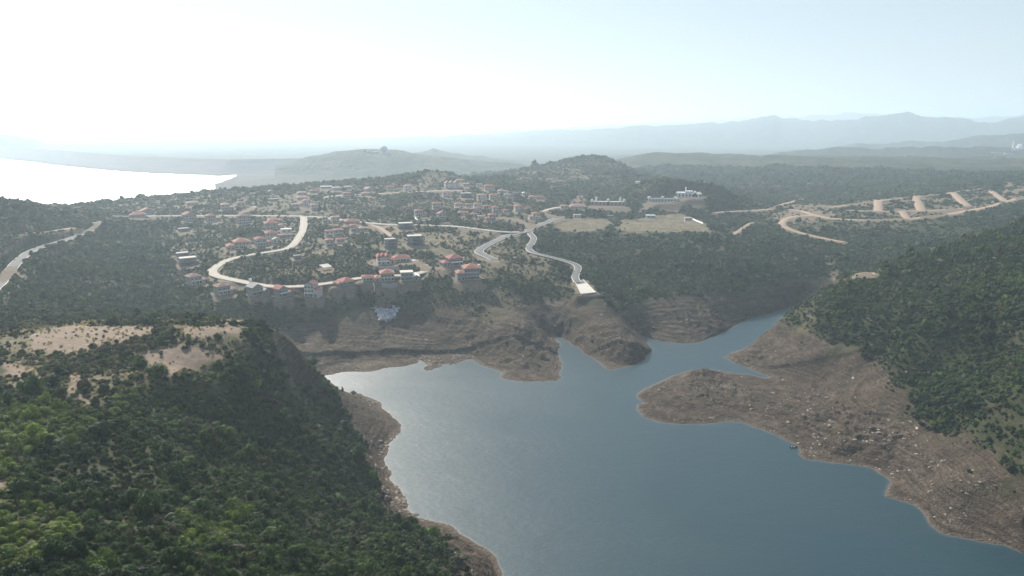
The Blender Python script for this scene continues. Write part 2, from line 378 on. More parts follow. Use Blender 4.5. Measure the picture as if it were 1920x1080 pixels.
def plan(px):
    return np.array([h[:2] for h in (hit(*p) for p in px) if h])
def mask(px, soft, wob, wl, seed):
    P = plan(px)
    m = (GX > P[:, 0].min() - 40) & (GX < P[:, 0].max() + 40) & (GY > P[:, 1].min() - 60) & (GY < P[:, 1].max() + 60)
    M = np.zeros(Z.shape, np.float32)
    gx, gy = GX[m], GY[m]
    M[m] = 1 - sstep(-soft, soft, segdist(gx + wob * fbm(gx, gy, wl, 3, seed), gy + wob * fbm(gx, gy, wl, 3, seed + 3), P))
    return M

SOIL = np.zeros(Z.shape, np.float32)
for k, poly in enumerate([
        [(38, 642), (60, 626), (120, 613), (200, 612), (292, 611), (285, 636), (200, 652), (120, 664), (60, 665), (28, 656)],
        [(325, 613), (410, 610), (462, 604), (445, 622), (385, 642), (340, 632)],
        [(245, 664), (300, 655), (380, 660), (417, 674), (372, 692), (312, 708), (280, 690)],
        [(120, 698), (146, 703), (142, 738), (170, 752), (195, 760), (165, 772), (128, 752)],
        [(0, 680), (20, 676), (55, 690), (40, 706), (0, 700)],
        [(380, 602), (450, 597), (470, 606), (430, 612)],
        [(10, 905), (26, 880), (38, 900), (34, 950), (14, 960)]]):
    SOIL = np.maximum(SOIL, mask(poly, 1.6, 9, 16, 90 + k) * 0.95)
SOIL = np.maximum(SOIL, 0.5 * mask([(700, 530), (765, 532), (758, 560), (740, 575), (706, 575)], 3, 8, 16, 101))
SOIL = np.maximum(SOIL, 0.8 * mask([(1545, 480), (1560, 478), (1575, 505), (1590, 520), (1572, 524), (1552, 505)], 3, 10, 20, 102))
SOIL = np.maximum(SOIL, 0.8 * mask([(1592, 524), (1640, 506), (1662, 512), (1630, 524)], 3, 10, 20, 103))
SOIL = np.maximum(SOIL, 0.7 * mask([(1460, 392), (1520, 380), (1560, 388), (1590, 408), (1510, 412), (1462, 418)], 4, 30, 40, 104))
SOIL = np.maximum(SOIL, 0.6 * mask([(1870, 345), (1960, 335), (1960, 372), (1880, 372)], 4, 30, 40, 105))
SOIL = np.maximum(SOIL, 0.75 * mask([(1066, 385), (1085, 358), (1102, 376), (1104, 384)], 2, 4, 20, 106))
SOIL = np.maximum(SOIL, 0.9 * mask([(690, 488), (707, 484), (712, 498), (700, 504), (690, 498)], 2, 4, 20, 106))
SOIL = np.maximum(SOIL, 0.6 * mask([(800, 497), (850, 505), (835, 520), (800, 525)], 2, 6, 12, 107))
SOIL = np.maximum(SOIL, 0.55 * mask([(0, 545), (20, 520), (40, 495), (62, 500), (30, 540), (0, 560)], 2, 6, 12, 108))
FIELD = np.zeros(Z.shape, np.float32)
for k, poly in enumerate([[(1040, 415), (1055, 411), (1105, 409), (1145, 411), (1146, 422), (1125, 431), (1095, 437), (1060, 436), (1043, 426)],
        [(1160, 412), (1202, 409), (1215, 403), (1280, 400), (1307, 412), (1338, 432), (1338, 437), (1162, 438), (1156, 430)]]):
    FIELD = np.maximum(FIELD, mask(poly, 3, 8, 30, 120 + k))
DRY = np.zeros(Z.shape, np.float32)
DRY = np.maximum(DRY, mask([(0, 615), (60, 603), (300, 598), (470, 600), (440, 650), (300, 700), (180, 770), (100, 740), (0, 720)], 6, 20, 30, 130) * 0.8)
DRY = np.maximum(DRY, mask([(940, 330), (1000, 316), (1080, 318), (1130, 328), (1090, 342), (960, 342)], 15, 40, 80, 131) * 0.9)
DRY = np.maximum(DRY, mask([(190, 385), (300, 372), (420, 362), (480, 375), (380, 395), (220, 400)], 8, 40, 60, 132) * 0.7)
DRY = np.maximum(DRY, mask([(560, 470), (640, 440), (730, 420), (900, 432), (980, 445), (960, 500), (840, 480), (700, 450), (560, 500)], 10, 50, 60, 133) * 0.95)
DRY = np.maximum(DRY, mask([(1400, 400), (1500, 370), (1860, 345), (1960, 345), (1900, 385), (1600, 450), (1500, 440)], 10, 50, 60, 134) * 0.45)
DRY = np.maximum(DRY, mask([(560, 400), (800, 380), (900, 390), (990, 420), (900, 432), (700, 425)], 10, 50, 60, 135) * 0.6)
DRY = np.maximum(DRY, mask([(400, 500), (540, 470), (620, 500), (700, 505), (640, 528), (460, 525)], 6, 40, 40, 136) * 0.6)
DRY = np.maximum(DRY, mask([(885, 480), (990, 445), (1000, 480), (1075, 500), (1070, 540), (960, 520), (900, 520)], 6, 30, 40, 137) * 0.75)
DRY = np.maximum(DRY, mask([(770, 560), (960, 545), (1010, 590), (900, 600), (780, 600)], 6, 30, 30, 138) * 0.7)
YELL = np.zeros(Z.shape, np.float32)
for k, poly in enumerate([[(-20, 770), (100, 760), (170, 790), (150, 830), (60, 860), (40, 900), (90, 960), (140, 1000), (60, 1080), (-20, 1080)],
                          [(170, 770), (250, 718), (400, 655), (470, 625), (480, 632), (420, 664), (260, 735), (190, 785)],
                          [(330, 955), (420, 960), (420, 1010), (340, 1020)]]):
    YELL = np.maximum(YELL, mask(poly, 5, 14, 20, 140 + k))

DRY = np.maximum(DRY, mask([(200, 395), (560, 350), (860, 332), (1040, 370), (1060, 410), (990, 440), (1080, 520), (900, 530), (420, 530), (330, 500), (340, 420)], 15, 50, 60, 170) * 0.62)
SOIL = np.maximum(SOIL, 0.55 * mask([(1470, 388), (1640, 374), (1860, 354), (1900, 370), (1810, 396), (1650, 414), (1540, 413), (1480, 424)], 6, 26, 30, 173) * sstep(-0.2, 0.12, fbm(GX, GY, 28, 3, 175)))
SOIL = np.maximum(SOIL, mask([(565, 604), (700, 588), (870, 575), (1000, 590), (1040, 640), (1050, 715), (880, 690), (600, 705)], 3, 12, 26, 180) * (0.22 + 0.35 * sstep(-0.1, 0.25, fbm(GX + 0.6 * GY, GY, 26, 4, 181))))
SOIL = np.maximum(SOIL, 0.6 * mask([(1050, 562), (1090, 556), (1140, 600), (1160, 660), (1100, 664), (1050, 630), (1018, 595)], 3, 10, 14, 176))

BARE = np.maximum.reduce([0.97 * mask([(1050, 562), (1118, 556), (1160, 590), (1215, 640), (1190, 690), (1062, 652), (1015, 592)], 3, 10, 20, 160),
    0.72 * mask([(1130, 556), (1190, 560), (1300, 585), (1420, 570), (1440, 600), (1300, 648), (1200, 640)], 4, 14, 24, 163),
    0.75 * mask([(555, 602), (640, 592), (700, 584), (800, 578), (870, 572), (1000, 585), (1045, 640), (880, 700), (600, 705)], 3, 12, 26, 166),
    0.95 * mask([(499, 612), (530, 622), (562, 645), (577, 690), (556, 704), (535, 690), (515, 650)], 2, 4, 12, 169)])
DENSE = np.maximum(mask([(1465, 598), (1550, 632), (1650, 668), (1700, 700), (1715, 716), (1690, 745), (1760, 800), (1800, 838), (1925, 850), (2100, 830), (2100, 380), (1920, 410), (1700, 478), (1540, 540)], 4, 14, 30, 150),
                   mask([(500, 600), (575, 690), (640, 738), (672, 790), (690, 850), (695, 900), (728, 950), (790, 990), (850, 1012), (835, 1090), (300, 1120), (300, 800), (480, 690)], 3, 12, 26, 153)) * (1 - BARE)
# ------------------------------------------------------------------ house plots: pixel left, right, foot; storeys; form; wall; roof; turn; wing; name; label
HOUSES = [
 (352, 388, 534, 2, 'hip', 'greycream', 'brown', 22, 1, 'villa', 'brown roofed grey villa standing at the left end of the row above the lake', 'villa'),
 (404, 442, 553, 2, 'hip', 'greycream', 'brown', 20, 1, 'villa', 'large brown roofed villa with two rows of arched windows, second from left above the lake', 'villa'),
 (466, 502, 555, 2, 'gable', 'grey', 'grey', 28, 1, 'house', 'unfinished house under a pale grey roof between brown and orange roofed villas', 'house'),
 (515, 548, 558, 2, 'gable', 'grey', 'red', 30, 1, 'villa', 'bright orange red roofed villa with white balcony just left of the dark red roofed one', 'villa'),
 (573, 606, 558, 3, 'gable', 'white', 'darkred', -25, 1, 'villa', 'tall villa with dark red roof, grey left slope and white porch above the lake', 'villa'),
 (624, 664, 537, 1, 'hip', 'grey', 'red', 24, -1, 'villa', 'low long villa with red roof on the loop road, half sunk in trees', 'villa'),
 (700, 739, 528, 2, 'hip', 'greycream', 'orange', 4, -1, 'villa', 'orange roofed villa with arched porch wing above the brown soil slope', 'villa'),
 (751, 786, 526, 2, 'flat', 'grey', 'paleroof', 4, 1, 'house', 'house under a pale flat roof with white gabled porch at its right corner', 'house'),
 (706, 742, 496, 2, 'twin', 'white', 'red', 6, 1, 'villa', 'cream white villa with twin red roofed bays above a grey stone wall', 'villa'),
 (822, 868, 500, 2, 'hip', 'grey', 'red', 18, -1, 'villa', 'long red roofed villa just up the slope from the three storey grey villa', 'villa'),
 (852, 899, 526, 3, 'hip', 'stone', 'orange', 10, -1, 'villa', 'three storey grey villa with orange brown roofs at the right end of the lake row', 'villa'),
 (426, 466, 467, 2, 'hip', 'tan', 'orange', 6, -1, 'villa', 'orange roofed villa with two stacked verandas inside the bend of the pale road', 'villa'),
 (478, 509, 461, 2, 'hip', 'greycream', 'darkred', 14, 1, 'villa', 'big dark red roofed villa lowest in the cluster beside the pale road', 'villa'),
 (499, 529, 449, 2, 'hip', 'greycream', 'darkred', 8, 1, 'villa', 'dark red roofed villa second from bottom in the cluster beside the pale road', 'villa'),
 (527, 545, 447, 1, 'hip', 'grey', 'brown', 5, 0, 'bungalow', 'small brown roofed bungalow nearest the pale road in the red roofed cluster', 'bungalow'),
 (497, 531, 430, 2, 'hip', 'tan', 'darkred', 8, 1, 'villa', 'wide faded red roofed villa in the middle of the cluster beside the pale road', 'villa'),
 (503, 529, 418, 1, 'hip', 'tan', 'red', 6, 1, 'villa', 'low red roofed villa at the top of the cluster, just below the cross road', 'villa'),
 (446, 469, 421, 3, 'hip', 'purplegrey', 'darkred', 12, 0, 'villa', 'tall three storey villa with dark red roof beside the cross road', 'villa'),
 (387, 412, 415, 2, 'hip', 'tan', 'darkred', 14, 1, 'villa', 'dark red roofed villa second from left on the cross road', 'villa'),
 (344, 367, 413, 2, 'gable', 'greycream', 'red', 18, 0, 'villa', 'red gabled villa furthest left of those on the cross road', 'villa'),
 (265, 288, 401, 1, 'gable', 'grey', 'orange', 10, 0, 'bungalow', 'orange gabled bungalow alone on the slope above the low red roof', 'bungalow'),
 (247, 271, 408, 1, 'hip', 'tan', 'red', 4, 0, 'bungalow', 'low red roof showing above the left end of the cross road', 'bungalow'),
 (416, 437, 393, 2, 'hip', 'tan', 'pinkroof', 6, 1, 'villa', 'faded pink roofed villa with tall columns below the ridge', 'villa'),
 (352, 371, 385, 1, 'hip', 'tan', 'pinkroof', 6, 0, 'bungalow', 'pale pink roofed bungalow under the lakeside ridge', 'bungalow'),
 (558, 575, 366, 1, 'hip', 'greycream', 'pinkroof', 8, 0, 'house', 'pale roofed house highest in the stack of houses below the dark clump of trees', 'house'),
 (558, 577, 375, 1, 'hip', 'tan', 'pinkroof', 4, 0, 'house', 'second highest pale pink roofed house in the stack below the dark trees', 'house'),
 (561, 583, 386, 2, 'hip', 'white', 'red', 8, -1, 'villa', 'white walled red roofed house in the middle of the hillside stack', 'villa'),
 (582, 601, 394, 2, 'hip', 'white', 'orange', 12, 1, 'villa', 'orange roofed white house lowest in the hillside stack', 'villa'),
 (581, 599, 362, 1, 'hip', 'tan', 'darkred', 10, 0, 'house', 'dark red roofed house beside the dark clump of trees on the ridge', 'house'),
 (605, 615, 418, 2, 'flat', 'cream', 'paleroof', 6, 0, 'house', 'narrow cream house left of the tan roofed one near the road corner', 'house'),
 (621, 637, 418, 2, 'hip', 'cream', 'pinkroof', 8, 0, 'house', 'cream house with pale pinkish roof near the road corner', 'house'),
 (647, 674, 421, 1, 'hip', 'tan', 'red', 4, 0, 'bungalow', 'low bungalow with long red roof right of the cream houses', 'bungalow'),
 (657, 674, 434, 2, 'hip', 'white', 'red', 10, 1, 'villa', 'red roofed white house directly below the long red roof', 'villa'),
 (610, 625, 445, 2, 'hip', 'white', 'red', 14, 0, 'villa', 'narrow red roofed house with a bright white side wall', 'villa'),
 (626, 644, 443, 2, 'hip', 'greycream', 'orange', 8, 0, 'villa', 'orange roofed grey house touching the one with the bright side wall', 'villa'),
 (611, 632, 463, 2, 'hip', 'greycream', 'red', 8, 1, 'villa', 'red roofed grey house lowest of the group right of the pale road', 'villa'),
 (643, 658, 371, 2, 'hip', 'tan', 'orange', 8, 0, 'house', 'orange roofed house at the left end of the upper lane', 'house'),
 (678, 694, 367, 1, 'hip', 'tan', 'pinkroof', 8, 0, 'house', 'low pinkish roofed house just below the long pale roof on the upper lane', 'house'),
 (682, 702, 359, 1, 'gable', 'tan', 'orange', 30, 0, 'house', 'house with a long sloping pale orange roof on the upper lane', 'house'),
 (725, 740, 359, 2, 'hip', 'greycream', 'red', 10, 0, 'villa', 'square red roofed house at the foot of the rocky knoll', 'villa'),
 (757, 772, 357, 2, 'hip', 'white', 'pinkroof', 10, 0, 'villa', 'white square house with pale roof at the foot of the rocky knoll', 'villa'),
 (833, 860, 352, 2, 'twin', 'white', 'pinkroof', 6, 0, 'villa', 'bright white house with arched bay on the side of the rocky knoll', 'villa'),
 (829, 846, 370, 2, 'hip', 'white', 'red', 8, 0, 'villa', 'red roofed pale house below the bright white one', 'villa'),
 (855, 871, 342, 1, 'hip', 'tan', 'pinkroof', 6, 0, 'house', 'faint pink roofed house highest on the rocky knoll', 'house'),
 (894, 912, 375, 2, 'hip', 'white', 'pinkroof', 6, 0, 'villa', 'white house with dark windows left of the red roofed one on the upper terrace', 'villa'),
 (917, 938, 375, 2, 'hip', 'cream', 'red', 8, 1, 'villa', 'cream house with big red roof beside the white house on the upper terrace', 'villa'),
 (908, 927, 357, 2, 'hip', 'tan', 'red', 6, 0, 'villa', 'rosy red roofed house topmost in the eastern village', 'villa'),
 (933, 950, 362, 1, 'hip', 'cream', 'pinkroof', 8, 1, 'house', 'cream house with arched dark door right of the topmost rosy roof', 'house'),
 (991, 1004, 373, 1, 'hip', 'tan', 'pinkroof', 6, 0, 'house', 'small pink roofed house left of the dark red roofed one near the eastern trees', 'house'),
 (1004, 1022, 374, 1, 'hip', 'tan', 'darkred', 8, 0, 'house', 'dark red roofed house at the eastern end of the upper terrace', 'house'),
 (810, 827, 391, 2, 'hip', 'tan', 'orange', 10, 0, 'villa', 'orange roofed house above the pair with the white fence', 'villa'),
 (777, 801, 406, 2, 'hip', 'greycream', 'darkred', 8, 1, 'villa', 'red roofed villa behind the white garden wall', 'villa'),
 (819, 837, 411, 2, 'gable', 'greycream', 'orange', 16, 0, 'villa', 'gabled orange roofed house right of the white garden wall', 'villa'),
 (852, 869, 392, 2, 'hip', 'white', 'orange', 10, 0, 'villa', 'square orange roofed villa leftmost of the three on the middle terrace', 'villa'),
 (887, 904, 393, 2, 'hip', 'white', 'orange', 10, 0, 'villa', 'square orange roofed villa in the middle of the three on the middle terrace', 'villa'),
 (922, 942, 399, 2, 'hip', 'cream', 'red', 10, 1, 'villa', 'square red roofed villa rightmost of the three on the middle terrace', 'villa'),
 (859, 878, 404, 1, 'hip', 'tan', 'orange', 4, 0, 'bungalow', 'low bungalow with long orange roof below the middle terrace', 'bungalow'),
 (908, 930, 414, 2, 'hip', 'greycream', 'red', 10, -1, 'villa', 'large red roofed villa at the head of the curving asphalt road', 'villa'),
 (963, 987, 397, 2, 'hip', 'cream', 'orange', 12, 1, 'villa', 'big cream villa with stacked orange roofs above the road fork', 'villa'),
 (990, 1012, 411, 2, 'hip', 'white', 'orange', 10, -1, 'villa', 'orange roofed white villa nearest the road fork', 'villa'),
 (1068, 1098, 392, 1, 'hip', 'tan', 'pinkroof', 4, 0, 'lodge', 'long lodge with faded pink roof beside the domed gateway', 'lodge'),
 (1050, 1065, 391, 1, 'hip', 'cream', 'pinkroof', 10, 0, 'bungalow', 'small pale pink roofed bungalow left of the long lodge', 'bungalow'),
 (1075, 1089, 408, 1, 'flat', 'white', 'paleroof', 6, 0, 'hut', 'white flat roofed hut with two dark openings beside the tan field', 'hut'),
 (1211, 1228, 409, 1, 'flat', 'bluegrey', 'white', 6, 0, 'hut', 'blue grey hut with a bright white roof at the back edge of the field', 'hut'),
 (1283, 1297, 414, 1, 'flat', 'bluegrey', 'paleroof', 10, 0, 'hut', 'blue grey hut at the right corner of the field', 'hut'),
 (1140, 1150, 409, 1, 'flat', 'dark', 'paleroof', 8, 0, 'shed', 'dark open shed under trees between the two parts of the field', 'shed'),
 (1192, 1206, 344, 1, 'flat', 'white', 'white', 5, 0, 'shed', 'white roofed shed on the slope behind the wooded knoll', 'shed'),
 (1308, 1321, 344, 1, 'flat', 'cream', 'orange', 5, 0, 'shed', 'yellowish shed in the woods beyond the white hilltop complex', 'shed'),
 (1886, 1900, 288, 1, 'flat', 'white', 'red', 5, 0, 'house', 'low red roofed house below the far mosque', 'house'),
 (1868, 1882, 295, 1, 'flat', 'tan', 'pinkroof', 5, 0, 'house', 'pinkish house lowest in the far village by the mosque', 'house'),
 (1700, 1716, 295, 1, 'flat', 'tan', 'orange', 5, 0, 'house', 'small tan house alone in the far woods to the west of the mosque', 'house'),
 (1862, 1876, 287, 1, 'flat', 'white', 'paleroof', 5, 0, 'house', 'small white house left of the low red roof in the far village', 'house'),
 (623, 640, 357, 1, 'hip', 'bluegrey', 'grey', 6, 0, 'house', 'grey hip roofed house on the skyline left of the orange lane house', 'house'),
 (645, 660, 355, 1, 'hip', 'bluegrey', 'grey', 6, 0, 'house', 'grey house on the skyline above the orange lane house', 'house'),
 (602, 622, 354, 1, 'flat', 'greycream', 'white', 3, 0, 'shed', 'long bright white roofed shed on the ridge between tree clump and grey house', 'shed'),
 (505, 520, 378, 1, 'flat', 'grey', 'paleroof', 8, 0, 'outbuilding', 'flat grey outbuilding in scrub left of the hillside stack of houses', 'outbuilding'),
 (503, 513, 363, 1, 'gable', 'tan', 'pinkroof', 12, 0, 'outbuilding', 'small pinkish roof below the ridge left of the dark tree clump', 'outbuilding'),
 (445, 459, 385, 1, 'hip', 'tan', 'darkred', 6, 0, 'house', 'dark rosy roof touching the faded pink villa with columns', 'house'),
 (547, 560, 388, 1, 'hip', 'greycream', 'pinkroof', 6, 0, 'outbuilding', 'small outbuilding at the lower left of the hillside stack', 'outbuilding'),
 (592, 604, 393, 1, 'hip', 'tan', 'red', 6, 0, 'garage', 'small red roofed garage at the lower right of the hillside stack', 'garage'),
 (868, 881, 349, 1, 'hip', 'cream', 'pinkroof', 6, 0, 'house', 'pale roofed house right of the bright white house on the knoll side', 'house'),
 (894, 904, 349, 1, 'flat', 'white', 'white', 4, 0, 'shed', 'bright white roofed shed left of the topmost rosy roof', 'shed'),
 (945, 958, 369, 1, 'flat', 'white', 'paleroof', 4, 0, 'outbuilding', 'low white outbuilding right of the cream house with the big red roof', 'outbuilding'),
 (873, 884, 388, 1, 'hip', 'tan', 'orange', 6, 0, 'pavilion', 'small orange pavilion between the left and middle villas of the middle terrace', 'pavilion'),
 (906, 917, 391, 1, 'hip', 'tan', 'orange', 6, 0, 'pavilion', 'small orange pavilion between the middle and right villas of the middle terrace', 'pavilion'),
 (944, 953, 399, 1, 'hip', 'white', 'red', 6, 0, 'pavilion', 'small red roofed pavilion right of the middle terrace villas', 'pavilion'),
 (852, 862, 395, 1, 'hip', 'tan', 'pinkroof', 6, 0, 'garage', 'little garage below the leftmost villa of the middle terrace', 'garage'),
 (884, 894, 396, 1, 'hip', 'tan', 'pinkroof', 6, 0, 'garage', 'little garage below the middle villa of the middle terrace', 'garage'),
 (985, 996, 394, 1, 'hip', 'cream', 'red', 6, 0, 'garage', 'small red roofed annex right of the big cream villa', 'garage'),
 (979, 987, 366, 1, 'gable', 'white', 'white', 12, 0, 'house', 'tiny bright white gabled house left of the small pink roof', 'house'),
 (882, 895, 407, 1, 'hip', 'tan', 'orange', 6, 0, 'outbuilding', 'small orange outbuilding right of the low bungalow with long orange roof', 'outbuilding'),
 (896, 908, 411, 1, 'hip', 'cream', 'pinkroof', 6, 0, 'outbuilding', 'pale outbuilding left of the large red roofed villa at the road head', 'outbuilding'),
 (1032, 1041, 354, 1, 'flat', 'white', 'paleroof', 4, 0, 'shed', 'pale shed on the dry slope beyond the eastern trees', 'shed'),
 (1047, 1053, 352, 1, 'flat', 'cream', 'orange', 4, 0, 'hut', 'tiny yellowish hut right of the pale shed on the dry slope', 'hut'),
 (672, 690, 434, 1, 'hip', 'greycream', 'pinkroof', 10, 0, 'house', 'pale roofed grey house right of the red roofed white one', 'house'),
 (631, 646, 455, 1, 'hip', 'greycream', 'red', 10, 0, 'garage', 'small red roof attached to the lowest grey house right of the pale road', 'garage'),
 (766, 772, 361, 1, 'flat', 'white', 'white', 4, 0, 'hut', 'tiny white hut on the upper lane below the white square house', 'hut'),
 (638, 647, 419, 1, 'hip', 'cream', 'pinkroof', 10, 0, 'garage', 'cream garage touching the pinkish roofed cream house', 'garage'),
 (737, 768, 491, 1, 'hip', 'cream', 'red', 5, 0, 'garage', 'low red roofed garage block right of the twin bayed white villa', 'garage'),
 (679, 699, 527, 1, 'hip', 'greycream', 'red', 5, 0, 'garage', 'low red roofed annex left of the orange roofed villa with the arched porch', 'garage'),
 (511, 526, 455, 1, 'gable', 'white', 'darkred', 12, 0, 'garage', 'dark red roofed white garage beside the lowest villa of the cluster', 'garage'),
 (528, 546, 436, 1, 'flat', 'white', 'white', 4, 0, 'carport', 'white flat carport roof beside the top of the pale road', 'carport'),
]
FRAMES = [
 (720, 746, 467, 3, 'building_shell', 'dark concrete building shell of three floors with a pale top slab', 'building shell'),
 (761, 797, 461, 3, 'building_shell', 'wide grey concrete building shell with stepped floors below the asphalt road', 'building shell'),
 (745, 778, 430, 2, 'building_shell', 'low grey concrete shell above the asphalt road', 'building shell'),
 (331, 356, 481, 1, 'building_shell', 'ruined grey slab roofed shell at the top of the overgrown pair', 'building shell'),
 (337, 372, 497, 2, 'building_shell', 'dark unfinished shell lowest in the overgrown clearing', 'building shell'),
 (960, 975, 379, 4, 'building_shell', 'tall dark building shell on the upper terrace', 'building shell'),
 (335, 356, 434, 1, 'building_shell', 'flat slab roofed shell alone in the dark scrub', 'building shell'),
 (862, 888, 371, 2, 'building_shell', 'grey shell half hidden by trees left of the white house on the upper terrace', 'building shell'),
 (799, 815, 369, 2, 'building_shell', 'dark shell below the upper lane right of the white square house', 'building shell'),
 (550, 566, 486, 1, 'building_shell', 'low shell with bright white roof edges in the scrub inside the loop road', 'building shell'),
]
def plot(x0, x1, yb, deep=0.72, yaw=0.0):
    """foot centre, width and depth of a building from its pixels"""
    h = hit((x0 + x1) / 2, yb)
    if h is None:
        return None
    r = math.hypot(h[0], h[1])
    wpx = (x1 - x0) * math.hypot(r, CAM_H - h[2]) / FPX
    c, s = abs(math.cos(math.radians(yaw))), abs(math.sin(math.radians(yaw)))
    w = wpx / (c + deep * s)
    az = math.atan2(h[0], h[1])
    d = w * deep
    back = 0.5 * (w * s + d * c)
    return (h[0] + math.sin(az) * back, h[1] + math.cos(az) * back, h[2], w, d, az)
PLOTS = [plot(H[0], H[1], H[2], 0.72 if H[5] != 'dark' else 0.6, H[7]) for H in HOUSES]
FPLOTS = [plot(F[0], F[1], F[2], 0.7, 8) for F in FRAMES]
# the gateway, the white hall, the hilltop complex, the platform, the far landmarks
GATE = plot(1108, 1172, 385, 0.12)
HALL = plot(1216, 1268, 378.5, 0.22)
PALACE = plot(1267, 1313, 370.5, 0.45)
MOSQUE = plot(1900, 1916, 282, 0.9)
DOMEB = plot(711, 729, 288.5, 0.9)
CANOPY = plot(601, 621, 507, 0.9)
for pl in PLOTS + FPLOTS + [GATE, HALL, PALACE, CANOPY]:
    if pl is None:
        continue
    x, y, z, w, d, az = pl
    R_ = math.hypot(w, d) / 2
    level(x, y, z, R_ * 0.85, 7 + 0.4 * w, R_ + 2.5)
    r = math.hypot(x, y)
    k = min(0.45 * 3.0 * r / (CAM_H - z), 16)
    for f in (0.5, 1.0):
        for sx in (-0.3, 0.3):
            block(x - math.sin(az) * (R_ * 0.8 + k * f) + sx * w * math.cos(az), y - math.cos(az) * (R_ * 0.8 + k * f) - sx * w * math.sin(az), 0.38 * w)
PLAT_PX = [(1077, 527), (1093, 525), (1117, 549), (1090, 552)]
PLATC = [hit(*p) for p in PLAT_PX]
PZ = sum(p[2] for p in PLATC) / 4
PLATC = [at(px, py, PZ + 0.6) for px, py in PLAT_PX]
pcx, pcy = sum(p[0] for p in PLATC) / 4, sum(p[1] for p in PLATC) / 4
for t in np.linspace(0, 1, 7):
    for u in np.linspace(0, 1, 5):
        q = [(1 - t) * ((1 - u) * PLATC[0][k] + u * PLATC[1][k]) + t * ((1 - u) * PLATC[3][k] + u * PLATC[2][k]) for k in (0, 1)]
        level(q[0], q[1], PZ, 3.0, 6.0, 5.0)
for f in (4, 8, 12):
    q = [(PLATC[3][k] + PLATC[2][k]) / 2 for k in (0, 1)]
    rr_ = math.hypot(*q)
    block(q[0] * (1 - f / rr_), q[1] * (1 - f / rr_), 5)
Z0 = np.minimum(Z0, Z + 30)
# ------------------------------------------------------------------ helpers
def put(name, me, parent=None, mats=()):
    o = bpy.data.objects.new(name, me)
    COL.objects.link(o)
    for m in mats:
        me.materials.append(m)
    if parent is not None:
        o.parent = parent
    return o

def tag(o, label=None, cat=None, group=None, kind=None):
    for k, v in (('label', label), ('category', cat), ('group', group), ('kind', kind)):
        if v:
            o[k] = v
    return o

def mesh_np(name, V, F, smooth=False):
    V = np.asarray(V, np.float32)
    F = np.asarray(F, np.int32)
    me = bpy.data.meshes.new(name)
    me.vertices.add(len(V))
    me.vertices.foreach_set('co', V.ravel())
    n = F.shape[1]
    me.loops.add(F.size)
    me.loops.foreach_set('vertex_index', F.ravel())
    me.polygons.add(len(F))
    me.polygons.foreach_set('loop_start', np.arange(0, F.size, n, dtype=np.int32))
    me.polygons.foreach_set('loop_total', np.full(len(F), n, np.int32))
    if smooth:
        me.polygons.foreach_set('use_smooth', np.ones(len(F), bool))
    me.update(calc_edges=True)
    return me

